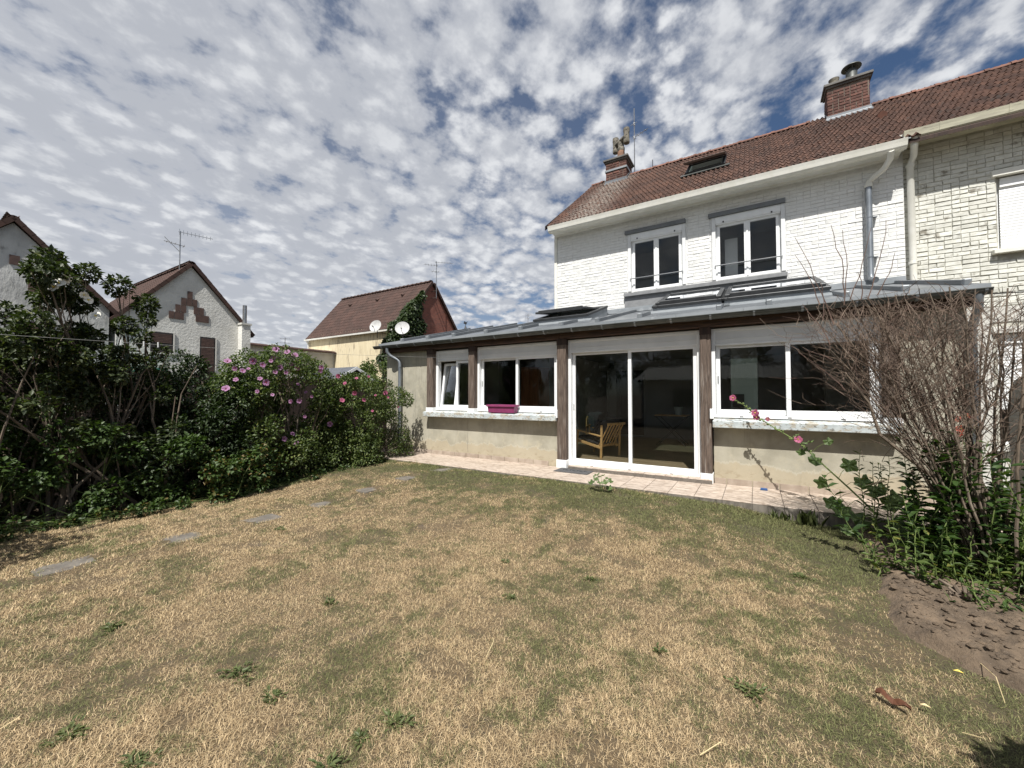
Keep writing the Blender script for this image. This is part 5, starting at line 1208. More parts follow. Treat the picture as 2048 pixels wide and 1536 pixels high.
shrub('garden_bush', 'small leafy bush growing behind the black shed', 'bush', (-14.9, 11.6, 0), cl, 2600, (.08, .14), .6, 'leaf_hibiscus', 8)

# ================================================================== RIGHT BED
# concrete panel fence along the right boundary
FX = 2.52
def fence_panel(y0, y1, label):
    n = 12; c_ = (y0+y1)/2; r_ = (y1-y0)/2; t = thing('fence_panel', label, 'fence panel', (FX, c_, 0), 'concrete fence panels')
    zs = 1.50; K = 10
    arc = [(c_+r_*math.cos(math.pi*k/K), zs+.26*math.sin(math.pi*k/K)) for k in range(K+1)]
    # slab built round three wedge shaped holes near the top
    def hole(yc, zc, w0, w1, h): return [(yc-w0/2, zc-h/2), (yc+w0/2, zc-h/2), (yc+w1/2, zc+h/2), (yc-w1/2, zc+h/2)]
    hs = [hole(c_-.13, 1.50, .05, .085, .10), hole(c_+.13, 1.50, .05, .085, .10), hole(c_, 1.31, .04, .075, .11)]
    def rect(mb, ya, yb, za, zb): mb.box(FX, FX+.05, ya, yb, za, zb)
    mb = MB(); rect(mb, y0, y1, -.05, 1.25)
    rect(mb, y0, c_-.03, 1.25, 1.37); rect(mb, c_+.03, y1, 1.25, 1.37); rect(mb, y0, y1, 1.37, 1.445)
    rect(mb, y0, c_-.165, 1.445, 1.555); rect(mb, c_-.095, c_+.095, 1.445, 1.555); rect(mb, c_+.165, y1, 1.445, 1.555)
    top = [(FX, y, z+.055) for y, z in arc]; mb.prism(top, (.05, 0, 0))
    mb.build('slab', 'concrete', t, bevel=.006); return t
yy = 6.98; lab = ['concrete fence panel with rounded top nearest the extension', 'second concrete fence panel from the extension, at the right edge', 'concrete fence panel just outside the right edge', 'fourth concrete fence panel from the extension', 'concrete fence panel nearest the camera']
for k in range(5): fence_panel(yy-.66, yy, lab[k]); yy -= .68
# flattened zinc pipe at the right corner of the extension
mb = MB(); q = onY(1949, 800, 7.12); mb.tube([(q.x, gy, gzz-.05), (q.x, gy+.01, gzz-.2), (q.x, 7.13, gzz-.45), (q.x, 7.13, .25)], .044, 12); mb.build('downpipe', 'zinc_pipe', ext, smooth=True)

# --- pruned bare shrub
def bare_shrub():
    b = Vector((1.72, 5.15, .02)); t = thing('bare_shrub', 'tall pruned shrub of bare grey brown twigs in the right bed', 'shrub', b); mb = MB(); tw = MB(); red = MB()
    rng = random.Random(5)
    def grow(mbx, a, d_, L, r0, depth, maxz):
        pts = [a]; rr = [r0]; n = max(2, int(L/.11)); p = a.copy(); dd = d_.normalized()
        for k in range(n):
            dd = (dd+Vector((rng.gauss(0, .10), rng.gauss(0, .10), rng.gauss(.02, .07)))).normalized(); p = p+dd*(L/n)
            if p.z > maxz: break
            pts.append(p.copy()); rr.append(r0*(1-.55*(k+1)/n))
        if len(pts) > 1: mbx.tube(pts, rr, 6 if depth == 0 else 4, cap=True)
        return pts, rr, dd
    mains = []
    # measured main stems: (end pixel, depth y, radius)
    ends = [(1672, 650, 5.15, .026), (1700, 600, 5.35, .020), (1745, 615, 5.0, .024), (1790, 590, 5.3, .018), (1825, 600, 5.45, .020), (1860, 585, 5.1, .022), (1893, 575, 5.3, .024), (1925, 580, 5.0, .022),
            (1948, 578, 5.25, .018), (1985, 580, 5.15, .022), (2020, 575, 5.3, .022), (2060, 570, 5.0, .022), (2090, 590, 5.2, .018), (1720, 690, 5.25, .018), (2040, 680, 5.05, .022), (1660, 700, 4.95, .014), (1770, 660, 5.5, .018), (1880, 640, 5.55, .018),
            (1690, 760, 5.2, .016), (1960, 610, 5.5, .018), (1735, 610, 5.55, .016), (1840, 640, 4.9, .018), (1810, 680, 5.0, .016), (2000, 640, 5.4, .018),
            (1655, 665, 5.05, .014), (1685, 620, 5.2, .016), (1712, 640, 5.05, .016), (1728, 600, 5.25, .016), (1760, 600, 5.15, .016), (1775, 625, 5.4, .014), (1700, 700, 5.4, .014), (1740, 720, 5.05, .014), (1675, 690, 5.3, .013), (1805, 610, 5.1, .016), (1850, 610, 5.3, .016), (1668, 735, 5.1, .012)]
    for i, (u, v, y, r0) in enumerate(ends):
        e = onY(u, v, y); lo = b+Vector((rng.uniform(-.14, .14), rng.uniform(-.16, .16), 0)); mid = lo.lerp(e, .42)+Vector(((b.x-e.x)*.12, rng.uniform(-.08, .08), .10))
        pts = []; rr = []
        for k in range(11):
            s_ = k/10; p = lo*(1-s_)**2+mid*2*s_*(1-s_)+e*s_**2; p += Vector((rng.gauss(0, .012), rng.gauss(0, .012), 0)); pts.append(p); rr.append(r0*.66*(1-.60*s_))
        mb.tube(pts, rr, 7); mains.append((pts, rr))
    top = 2.60
    for pts, rr in mains:
        for k in range(4, 11):
            for _ in range(2 if k < 6 else 5):
                d0 = (pts[k]-pts[k-1]).normalized(); side = Vector((rng.gauss(0, 1), rng.gauss(0, .8), rng.gauss(.25, .4))).normalized()
                q, r2, dd = grow(tw, pts[k], d0*.75+side*.75, rng.uniform(.18, .62), rr[k]*.36, 1, top+rng.uniform(-.25, .03))
                for j in range(1, len(q)):
                    if rng.random() < .72:
                        side = Vector((rng.gauss(0, 1), rng.gauss(0, 1), rng.gauss(.35, .5))).normalized()
                        q3, _, _ = grow(tw if rng.random() < .88 else red, q[j], dd*.6+side*.8, rng.uniform(.08, .34), max(r2[j]*.55, .0026), 2, top+rng.uniform(-.2, .05))
                        if rng.random() < .35 and len(q3) > 1: grow(tw, q3[-1], Vector((rng.gauss(0, 1), rng.gauss(0, 1), rng.gauss(.3, .5))), rng.uniform(.05, .16), .0024, 2, top)
    # thin upright water shoots above the cut
    for (u0, v0, u1, v1, y) in ((1668, 650, 1590, 475, 5.1), (1645, 640, 1641, 565, 5.1), (1688, 610, 1685, 460, 5.2), (1700, 600, 1742, 430+25, 5.2), (1690, 590, 1662, 450, 5.15), (1735, 600, 1772, 440, 5.2), (1755, 590, 1790, 505, 5.25), (1722, 600, 1716, 545, 5.2), (1640, 610, 1560+30, 510, 5.0), (1660, 690, 1605, 608, 4.95), (1665, 720, 1610, 700, 4.95), (1690, 780, 1597, 705, 5.0)):
        a = onY(u0, v0, y); e = onY(u1, v1, y); limb(red, a, e, .0065, .0025, 6, .018, 4, bow=(.02, 0, 0))
    # one long low limb sweeping left
    a = b+Vector((-.03, 0, .55)); e1 = onY(1760, 870, 5.0); e2 = onY(1690, 745, 4.95); mb.tube([b+Vector((0, 0, .1)), a, a.lerp(e1, .5)+Vector((0, 0, -.02)), e1, e1.lerp(e2, .5)+Vector((.05, 0, 0)), e2], [.024, .022, .018, .015, .011, .007], 7)
    # stump
    st = MB(); q = onZ(1955, 1215, 0); 
    for k in range(14): limb(st, q+Vector((random.uniform(-.07, .07), random.uniform(-.07, .07), -.02)), q+Vector((random.uniform(-.16, .03)-.04, random.uniform(-.08, .08), random.uniform(.06, .17))), .026, .012, 3, .05, 6)
    mb.build('main_stems', 'bark', t); tw.build('twigs', 'twig', t, kind='stuff'); red.build('shoots', 'red_twig', t, kind='stuff'); st.build('stump', 'bark', t)
bare_shrub()
# --- leafy shoots: upright stems with opposite lance leaves
def shoots(name, label, cat, base, stems, mat, Lr, wr, stem_mat='green_stem', sp=.035, six=True, up=.35, group=None):
    t = thing(name, label, cat, base, group); mb = MB(); P = []; A = []; Nn = []; L = []
    for (a, e, r0) in stems:
        pts = limb(mb, a, e, r0, r0*.35, 6, .03, 5); ln = (Vector(e)-Vector(a)).length; n = int(ln/sp)
        for i in range(n):
            s_ = .12+.88*i/n; k = min(int(s_*6), 5); p = pts[k].lerp(pts[k+1], s_*6-k); d0 = (pts[k+1]-pts[k]).normalized(); az = i*2.4+random.random()
            sv = Vector((math.cos(az), math.sin(az), 0)); ax = (sv+Vector((0, 0, up+random.uniform(-.45, .3)))+d0*.25).normalized()
            P.append(p); A.append(ax); Nn.append(Vector((0, 0, 1))+Vector(rdir(1)[0])*.35-sv*.2); L.append(random.uniform(*Lr)*(1-.35*s_))
    mb.build('stems', stem_mat, t, kind='stuff'); leaves('foliage', np.array(P), np.array(A), np.array(Nn), np.array(L), wr, mat, t, fold=.10, droop=.22, six=six)
    return t
def stem_set(cx_, cy_, sx_, sy_, n, h0, h1, lean=.18, r0=.006):
    o = []
    for k in range(n):
        x = random.gauss(cx_, sx_); y = random.gauss(cy_, sy_); h = random.uniform(h0, h1); z = float(gz(x, y)); o.append(((x, y, z), (x+random.gauss(0, lean)*h, y+random.gauss(0, lean)*h, z+h), r0))
    return o
shoots('leafy_shrub', 'dark green leafy shoots at the foot of the bare shrub', 'shrub', (1.45, 5.2, 0), stem_set(1.52, 5.28, .22, .20, 46, .45, 1.35), 'leaf_glossy', (.10, .17), .46)
shoots('leafy_shrub', 'low bright green lance leaved plant on the bed edge before the stump', 'shrub', (1.25, 4.75, 0), stem_set(1.32, 4.85, .20, .20, 46, .16, .52, .3), 'leaf_fresh', (.07, .12), .38)
shoots('leafy_shrub', 'thin upright shoot with narrow leaves left of the bare shrub', 'shrub', (1.18, 5.6, 0), stem_set(1.17, 5.65, .07, .06, 6, .60, 1.02, .06), 'leaf_fresh', (.07, .12), .28)
shoots('leafy_shrub', 'fresh yellow green leafy plant at the right edge before the fence', 'shrub', (2.05, 4.75, 0), stem_set(2.12, 4.70, .15, .26, 30, .40, 1.05, .12, .007), 'leaf_fresh', (.11, .19), .32)
shoots('leafy_shrub', 'blue green low plant spilling over the soil by the stump', 'shrub', (1.55, 4.25, 0), stem_set(1.55, 4.30, .16, .20, 30, .08, .28, .6, .004), 'leaf_glossy', (.04, .075), .5)
shoots('leafy_shrub', 'dark foliage between the extension corner and the fence', 'shrub', (2.05, 6.0, 0), stem_set(2.02, 6.0, .16, .22, 26, .3, .75, .15), 'leaf_dark', (.08, .14), .36)
# an orange-red flowering pot plant half hidden near the corner
fl = shoots('flower_plant', 'small plant with orange red blooms hidden behind the bare shrub', 'plant', (1.98, 6.45, TOP), [((1.98+random.gauss(0, .06), 6.45+random.gauss(0, .06), TOP), (1.98+random.gauss(0, .14), 6.45+random.gauss(0, .1), 1.25+random.uniform(-.25, .12)), .005) for _ in range(8)], 'leaf_glossy', (.05, .08), .5)
put_flowers(fl, make_flower_mesh(.07, 'petal_orange', 'flower_eye_yellow'), [(onY(u, v, 6.35), (-.2, -1, .3)) for (u, v) in ((1915, 838), (1922, 858), (1934, 832), (1917, 868))])

# --- leaning hollyhock
def round_leaf(mb, c_, d_, nrm, s_, lob=5):
    c_ = Vector(c_); d_ = Vector(d_).normalized(); x = d_.cross(Vector(nrm)).normalized(); z = x.cross(d_); n = 18; vs = [c_]; 
    for k in range(n):
        a = -math.pi*.93+2*math.pi*.93*k/(n-1); r_ = s_*(.80+.20*math.cos(a*lob*.93))*(1 if abs(a) < 2.4 else .85); vs.append(c_+d_*(r_*math.cos(a)*.5+s_*.30)+x*r_*math.sin(a)*.55+z*(.10*s_*math.cos(a*lob)+random.uniform(-.02, .02)*s_-.10*s_*math.cos(a)))
    ctr = c_+d_*s_*.3; vs[0] = ctr
    mb.add(vs+[c_], [(0, k, k+1) for k in range(1, n)]+[(0, n, n+1), (0, n+1, 1)])
def tinted(o, lo=0, hi=1):
    me = o.data; at = me.attributes.new('tint', 'FLOAT', 'POINT'); v = np.full(len(me.vertices), random.uniform(lo, hi), np.float32); at.data.foreach_set('value', v); return o
hp = [onY(1465, 796, 6.92), onY(1490, 812, 6.90), onY(1512, 832, 6.85), onY(1553, 858, 6.75), onY(1597, 884, 6.62), onY(1645, 928, 6.42), onY(1700, 978, 6.18), onY(1755, 1030, 5.98), Vector((1.02, 5.90, .06))]
hh = thing('hollyhock', 'leaning pink hollyhock stem reaching across the right window', 'hollyhock', hp[-1])
mb = MB(); mb.tube(hp[::-1], [.013, .012, .010, .009, .008, .007, .006, .005, .003], 7); mb.build('stem', 'green_stem', hh, smooth=True)
def on_stem(s_): k = min(int(s_*8), 7); return hp[k].lerp(hp[k+1], s_*8-k)
for k in range(44):      # buds and seed pods up the stem
    s_ = random.uniform(.03, .60); p = on_stem(s_)+Vector(rdir(1)[0])*.022; r_ = random.uniform(.008, .017); mb = MB(); mb.lathe([(r_*.4, -r_), (r_, -r_*.3), (r_*.9, r_*.4), (r_*.2, r_*1.1)], p, 7, Vector(rdir(1)[0])); mb.build('bud', 'leaf_holly_solid' if False else 'green_stem', hh, smooth=True)
for (u, v, y, s_) in ((1613, 887, 6.5, .13), (1650, 886, 6.5, .11), (1640, 925, 6.4, .17), (1690, 938, 6.3, .17), (1648, 958, 6.35, .15), (1712, 965, 6.2, .18), (1672, 1000, 6.1, .16), (1692, 1015, 6.0, .18), (1740, 985, 6.05, .22), (1770, 1010, 5.95, .24), (1730, 1040, 5.9, .22), (1785, 1045, 5.85, .24), (1590, 872, 6.6, .08), (1605, 900, 6.55, .10), (1755, 1065, 5.8, .16), (1700, 1060, 5.75, .14)):
    c_ = onY(u, v, y); near = min((on_stem(k/30) for k in range(31)), key=lambda q: (q-c_).length); mb = MB()
    round_leaf(mb, c_, (c_-near).normalized()+Vector((0, -.3, -.25)), Vector((random.uniform(-.5, .5), -.9, .9)), s_*1.2); lf = tinted(mb.build('leaf', 'leaf_holly', hh))
    mb = MB(); mb.tube([near, near.lerp(c_, .5)+Vector((0, 0, .02)), c_], .0028, 5); mb.build('leaf_stalk', 'green_stem', hh)
put_flowers(hh, make_flower_mesh(.10, 'petal_rose', 'flower_eye_yellow', .5), [(onY(1466, 796, 6.87), (-.3, -1, .2)), (onY(1510, 826, 6.80), (.1, -1, .1)), (onY(1513, 834, 6.80), (-.2, -1, -.3)), (onY(1535, 838, 6.78), (.2, -1, .0)), (onY(1596, 879, 6.55), (.1, -1, .35))], s=(.6, 1.05))
# young hollyhock by the terrace edge
yb_ = onZ(1203, 985, .13); ys = thing('young_hollyhock', 'young round leaved hollyhock seedling at the terrace edge', 'plant', (yb_.x, yb_.y, .1))
for k in range(9):
    a = k*2.4; h = random.uniform(.06, .26); c_ = yb_+Vector((math.cos(a)*.13*random.uniform(.3, 1.1), math.sin(a)*.09, h)); mb = MB(); round_leaf(mb, c_, (math.cos(a), math.sin(a), .1), (random.uniform(-.3, .3), -.5, .9), random.uniform(.09, .15)); tinted(mb.build('leaf', 'leaf_holly', ys))
    mb = MB(); mb.tube([yb_+Vector((0, 0, -.03)), yb_.lerp(c_, .6)+Vector((0, 0, .02)), c_], .003, 5); mb.build('leaf_stalk', 'green_stem', ys)
# grass tuft by terrace side
for (x, y, h, n, lb_) in ((.52, 6.02, .24, 26, 'long grass tuft standing against the terrace side'), (.25, 6.05, .14, 30, 'short green grass tuft at the foot of the terrace side')):
    P = np.array([(x+random.gauss(0, .05), y+random.gauss(0, .02), float(gz(x, y))) for _ in range(n)]); A = np.array([(random.gauss(0, .4), random.gauss(0, .3), 1) for _ in range(n)])
    o = leaves('grass_tuft', P, A, rdir(n), RN.uniform(h*.5, h, n), .035, 'leaf_weed', None, kind=None); tag(o, lb_, 'grass tuft', 'grass tufts')

# ================================================================== SMALL THINGS OUTSIDE
# pink planter on the left sill
a = onY(977, 815, 7.10); b = onY(1034, 815, 7.10)
pl = thing('planter', 'magenta plastic window box standing on the left sill', 'planter', ((a.x+b.x)/2, 7.12, 1.225))
def tub(mb, x0, x1, y0, y1, z0, z1, t, th):
    o = [(x0+t, y0+t, z0), (x1-t, y0+t, z0), (x1-t, y1-t, z0), (x0+t, y1-t, z0), (x0, y0, z1), (x1, y0, z1), (x1, y1, z1), (x0, y1, z1), (x0+th, y0+th, z1), (x1-th, y0+th, z1), (x1-th, y1-th, z1), (x0+th, y1-th, z1), (x0+t+th, y0+t+th, z0+.02), (x1-t-th, y0+t+th, z0+.02), (x1-t-th, y1-t-th, z0+.02), (x0+t+th, y1-t-th, z0+.02)]
    mb.add(o, [(3, 2, 1, 0)]+[(i, (i+1) % 4, 4+(i+1) % 4, 4+i) for i in range(4)]+[(4+i, 4+(i+1) % 4, 8+(i+1) % 4, 8+i) for i in range(4)]+[(8+i, 8+(i+1) % 4, 12+(i+1) % 4, 12+i) for i in range(4)]+[(12, 13, 14, 15)])
mb = MB(); tub(mb, a.x+.02, b.x-.02, 7.025, 7.185, 1.226, 1.375, .018, .006); mb.build('body', 'pink_plastic', pl)
mb = MB(); frame(mb, 0, 1, 0, 1, 0, .045, .001); mb = MB(); x0, x1 = a.x, b.x
mb.box(x0, x1, 7.005, 7.024, 1.35, 1.392); mb.box(x0, x1, 7.186, 7.205, 1.35, 1.392); mb.box(x0, x0+.019, 7.024, 7.186, 1.35, 1.392); mb.box(x1-.019, x1, 7.024, 7.186, 1.35, 1.392); mb.build('rim', 'pink_plastic', pl, bevel=.004)
mb = MB(); mb.box(a.x+.04, b.x-.04, 7.045, 7.165, 1.25, 1.355); mb.build('soil', 'soil', pl)
# door mat with its dark scroll print
c_ = [onZ(u, v, TOP+.006) for (u, v) in ((1109, 942), (1128, 936), (1188, 941), (1170, 950))]; cx0 = sum(p.x for p in c_)/4; cy0 = sum(p.y for p in c_)/4
dm = thing('door_mat', 'grey door mat with dark scroll print before the sliding door', 'door mat', (cx0, cy0, TOP+.002))
mb = MB(); mb.box(cx0-.33, cx0+.33, cy0-.20, cy0+.20, TOP+.002, TOP+.014); mb.build('mat', 'rubber_mat', dm, bevel=.003)
for k in range(7):
    x = cx0-.21+.07*k; s_ = (-1)**k; mb = MB(); pts = [(x+.035*math.cos(t_)*(1-t_/9), cy0+s_*.035*math.sin(t_)*(1-t_/9)+.01*s_, TOP+.0145) for t_ in np.linspace(0, 5.5, 14)]; mb.tube(pts, .0045, 4); mb.build('scroll_print', 'mat_print', dm)
p = onZ(1528, 979, TOP+.01); mb = MB(); mb.box(p.x-.045, p.x+.045, p.y-.03, p.y+.03, TOP+.003, TOP+.025); mb.box(p.x-.035, p.x+.035, p.y-.02, p.y+.02, TOP+.025, TOP+.030); tag(mb.build('blue_sponge', 'blue_plastic', bevel=.010), 'small blue block lying on the terrace tiles', 'block')
# washing line with pegs
wp = [onX(-60, 665, -6.6), onX(150, 682, -6.7), onX(320, 694, -6.8)]; e = onY(937, 716, 7.05)
A0 = wp[0]; pts = [A0.lerp(e, k/14)-Vector((0, 0, .05*math.sin(math.pi*k/14))) for k in range(15)]
wlh = thing('washing_line', 'thin grey washing line strung along the hedge to a wooden post', 'washing line', A0)
mb = MB(); mb.tube(pts, .0022, 6); mb.build('line', 'wire', wlh)
for s_ in (.16, .21, .19): p = A0.lerp(e, s_)-Vector((0, 0, .05*math.sin(math.pi*s_))); mb = MB(); mb.bar(p+Vector((0, 0, .03)), p-Vector((0, 0, .035)), .010, .016, (1, 0, 0)); mb.build('peg', 'white_pvc', wlh)
mb = MB(); mb.tube([(A0.x, A0.y, 0), (A0.x, A0.y, A0.z+.05)], .03, 8); mb.build('line_post', 'steel', wlh)
# brown dead leaf, yellow leaf, straws
p = onZ(1785, 1405, .03); mb = MB(); n = 7
for k in range(n): 
    s_ = k/(n-1); w_ = .020*math.sin(math.pi*(.12+.8*s_)); q = p+Vector((-.06+.12*s_, .028-.07*s_, .006+.012*math.sin(s_*9))); mb.v += [tuple(q+Vector((.4*w_, w_, .02+.008*math.sin(k*2)))), tuple(q), tuple(q-Vector((.4*w_, w_, -.012)))]
for k in range(n-1): mb.f += [(3*k, 3*k+3, 3*k+4, 3*k+1), (3*k+1, 3*k+4, 3*k+5, 3*k+2)]
o = tag(mb.build('dead_leaf', 'dry_leaf'), 'curled rust brown dead leaf on the lawn at lower right', 'leaf'); so = o.modifiers.new('solid', 'SOLIDIFY'); so.thickness = .003
for (u, v, lb_, c_) in ((1917, 1347, 'small yellow leaf on the lawn edge by the soil', 'flower_eye_yellow'), (1851, 1416, 'pale green leaf beside the brown dead leaf', 'straw')):
    p = onZ(u, v, .03); mb = MB(); mb.prism([p+Vector((-.02, 0, .01)), p+Vector((0, -.008, .014)), p+Vector((.02, 0, .008)), p+Vector((0, .008, .015))], (0, 0, .003)); tag(mb.build('fallen_leaf', c_), lb_, 'leaf')
for i, (px0, px1, lb_) in enumerate((((1957, 1323), (2010, 1406), 'long bent straw lying at the right side of the lawn'), ((1925, 1465), (1990, 1515), 'pale straw stalk in the lower right corner'), ((0, 1458), (48, 1440), 'bright straw stalk at the lower left edge'), ((972, 1315), (985, 1275), 'thin straw standing in the middle foreground'), ((1400, 1510), (1455, 1490), 'straw stalk on the lawn at the bottom edge'))):
    a = onZ(*px0, .035); b = onZ(*px1, .035); m_ = a.lerp(b, .55)+Vector((.02, .015, .03)); mb = MB(); mb.tube([a, a.lerp(m_, .5), m_, b], [.0022, .0022, .002, .0015], 5); tag(mb.build('straw_stalk', 'straw'), lb_, 'straw', 'straw stalks on the lawn')
# weed rosettes in the lawn
wd_ = [(790, 1438, .10, 'dark clover like weed clump at the bottom centre of the lawn'), (480, 1345, .13, 'wide dark weed patch in the left foreground'), (548, 1392, .09, 'weed clump just below the wide dark patch at left'), (222, 1252, .10, 'spiky weed rosette in the left part of the lawn'), 
       (655, 1525, .09, 'pale green weed tuft cut by the bottom edge'), (1500, 1380, .12, 'grassy green tuft right of the middle foreground'), (1020, 1190, .06, 'small weed in the middle of the lawn'), (660, 1205, .07, 'weed rosette beside a bare soil spot'),
       (1180, 1155, .06, 'small weed right of the lawn centre'), (1600, 1150, .10, 'green grassy weed near the bed on the right'), (560, 1058, .09, 'weed clump beside the third stepping stone'), (720, 1470, .05, 'tiny weed near the bottom left of centre'), (140, 1465, .11, 'broad weed patch in the lower left corner'), (270, 1525, .10, 'leafy weed cut by the bottom edge at left'),
       (1010, 1120, .05, 'tiny dark weed in the dry middle of the lawn'), (1320, 1300, .05, 'tiny weed in the right middle lawn')]
for (u, v, s_, lb_) in wd_:
    p = onZ(u, v, .02); zg = float(gz(p.x, p.y)); s_ *= .64; n = int(150*s_/.1); t = thing('weed_rosette', lb_, 'weed', (p.x, p.y, zg), 'weed rosettes in the lawn')
    az = RN.uniform(0, 6.28, n); rr = s_*(RN.random(n)**.7)*(.75+.5*np.sin(az*3+p.x*9)); P = np.stack([p.x+np.cos(az)*rr*1.3, p.y+np.sin(az)*rr*.9, zg-.002+.020*RN.random(n)], 1); az2 = az+RN.normal(0, .6, n)
    A = np.stack([np.cos(az2), np.sin(az2), RN.uniform(.1, .7, n)], 1); leaves('leaf_rosette', P, A, np.array([0, 0, 1.])+rdir(n)*.4, RN.uniform(.018, .042, n), .34, 'leaf_weed', t, kind='stuff', fold=.08)
# pebbles and clods on the soil bed
it = []; cl_ = []
for k in range(5):
    mb = MB(); n = 7; vs = []; 
    for i in range(3):
        for j in range(n): a = 2*math.pi*j/n; r_ = (.8, 1.0, .55)[i]*random.uniform(.8, 1.15); vs.append((r_*math.cos(a), r_*math.sin(a), (-.3, .25, .75)[i]+random.uniform(-.12, .12)))
    mb.add(vs, [(i*n+j, i*n+(j+1) % n, (i+1)*n+(j+1) % n, (i+1)*n+j) for i in range(2) for j in range(n)]+[tuple(2*n+j for j in range(n))]); cl_.append(mb)
for k in range(2200):
    y = random.uniform(1.0, 6.0); x = float(bed_edge(y))+.08+abs(random.gauss(0, .45)); s_ = random.choice([.005, .006, .008, .010, .012, .016, .024])*random.uniform(.7, 1.2)
    if x < 2.4: it.append(((x, y, float(soilz(np.array(x), np.array(y)))+s_*.1), Matrix.Rotation(random.uniform(0, 6), 3, 'Z'), (s_, s_*random.uniform(.7, 1.1), s_*.75)))
sb = bpy.data.objects['soil_bed']; WL['soil_bed'] = Vector(sb.location)
pieces('clod', cl_, it, 'soil', sb, limit=0)

# ================================================================== INSIDE THE EXTENSION
def armchair(loc, rotz, label, frame_m, cush_m):
    t = thing('armchair', label, 'armchair', (0, 0, 0), 'armchairs inside the extension')
    # local: x = width, -y = front, z up
    for sx_ in (-1, 1):
        x = sx_*.33
        mb = MB(); mb.bar((x, -.36, 0), (x, -.28, .56), .034, .044, (0, 1, 0)); mb.build('leg', frame_m, t, bevel=.005)
        mb = MB(); mb.bar((x, .34, 0), (x, .36, .70), .034, .044, (0, 1, 0)); mb.build('leg', frame_m, t, bevel=.005)
        mb = MB(); mb.bar((x, -.40, .575), (x, .36, .46), .055, .028); mb.build('armrest', frame_m, t, bevel=.006)
        mb = MB(); mb.bar((x, -.32, .34), (x, .35, .22), .026, .055); mb.build('side_rail', frame_m, t, bevel=.004)
    bt = Vector((0, .50, .72)); bb = Vector((0, .22, .24))
    mb = MB(); mb.bar((-.31, bt.y, bt.z), (.31, bt.y, bt.z), .03, .05); mb.build('top_rail', frame_m, t, bevel=.005)
    mb = MB(); mb.bar((-.31, bb.y, bb.z), (.31, bb.y, bb.z), .03, .05); mb.build('lower_rail', frame_m, t, bevel=.004)
    mb = MB(); mb.bar((-.31, -.30, .31), (.31, -.30, .31), .03, .05); mb.build('front_rail', frame_m, t, bevel=.004)
    for k in range(6):
        x = -.26+.104*k; mb = MB(); mb.bar((x, bb.y+.01, bb.z), (x, bt.y, bt.z), .030, .018, (0, 1, 0)); mb.build('slat', frame_m, t, bevel=.003)
    def cushion(c_, hx_, hy_, hz_, tilt, name, mat):
        mb = MB(); n = 6; vs = []; 
        m = Matrix.Translation(c_) @ Matrix.Rotation(tilt, 4, 'X')
        def sp_(i, j, s_):
            u = -1+2*i/n; v = -1+2*j/n; ed = (1-u**4)*(1-v**4); return m @ Vector((u*hx_*(1-.06*v*v), v*hy_*(1-.06*u*u), s_*hz_*(.35+.65*ed)))
        for s_ in (1, -1): vs += [sp_(i, j, s_) for i in range(n+1) for j in range(n+1)]
        q = n+1; fs = [(i*q+j, (i+1)*q+j, (i+1)*q+j+1, i*q+j+1) for i in range(n) for j in range(n)]; k = q*q
        fs += [(k+i*q+j, k+i*q+j+1, k+(i+1)*q+j+1, k+(i+1)*q+j) for i in range(n) for j in range(n)]
        rim = [i*q for i in range(q)]+[n*q+j for j in range(1, q)]+[i*q+n for i in range(n-1, -1, -1)]+[j for j in range(n-1, 0, -1)]
        fs += [(rim[(i+1) % len(rim)], rim[i], k+rim[i], k+rim[(i+1) % len(rim)]) for i in range(len(rim))]
        mb.add(vs, fs); mb.build(name, mat, t, smooth=True)
    cushion((0, -.04, .355), .29, .32, .065, R(-9), 'seat_cushion', cush_m)
    cushion((0, .27, .60), .29, .30, .07, R(58), 'back_cushion', cush_m)
    cushion((.05, .13, .62), .20, .20, .075, R(62), 'throw_cushion', 'dark_fabric')
    t.location = loc; t.rotation_euler = (0, 0, rotz); return t
p = onZ(1165, 912, FL); q = onZ(1228, 916, FL)
c0 = (p+q)/2
# near chair seen from its right side and slightly behind: front points to -x and away
armchair((c0.x-.10, c0.y+.26, FL), R(-108), 'pale wood armchair with slatted back just inside the sliding door', 'light_wood', 'grey_fabric')
p = onZ(1185, 893, FL)
armchair((p.x+.10, p.y+.35, FL), R(28), 'dark grey cushioned armchair behind the slatted wooden one', 'light_wood', 'grey_fabric')
# folding table
tc = onZ(1340, 889, FL); tb = thing('folding_table', 'black folding table with crossed legs inside near the back wall', 'table', (tc.x, tc.y, FL))
zt = onY(1340, 829, tc.y).z; x0, x1 = onY(1309, 829, tc.y-.3).x, onY(1373, 829, tc.y-.3).x
mb = MB(); mb.box(x0, x1, tc.y-.3, tc.y+.3, zt-.03, zt); mb.build('top', 'light_wood', tb, bevel=.004)
mb = MB(); mb.box(x0, x1, tc.y-.305, tc.y-.28, zt-.06, zt-.031); mb.box(x0, x1, tc.y+.28, tc.y+.305, zt-.06, zt-.031); mb.build('apron', 'dark_metal', tb)
for y in (tc.y-.25, tc.y+.25):
    for (a, b) in ((x0+.03, x1-.03), (x1-.03, x0+.03)): mb = MB(); mb.bar((a, y+(.02 if a < b else 0), FL), (b, y+(.02 if a < b else 0), zt-.05), .022, .022); mb.build('leg', 'dark_metal', tb)
xp = onY(1357, 820, tc.y-.1).x; mb = MB(); mb.lathe([(.075, 0), (.11, .20), (.115, .21), (.10, .21), (.07, .02)], (xp, tc.y-.1, zt+.001), 18); tag(mb.build('plant_pot', 'pale_pot', smooth=True), 'pale green pot standing on the folding table', 'pot')
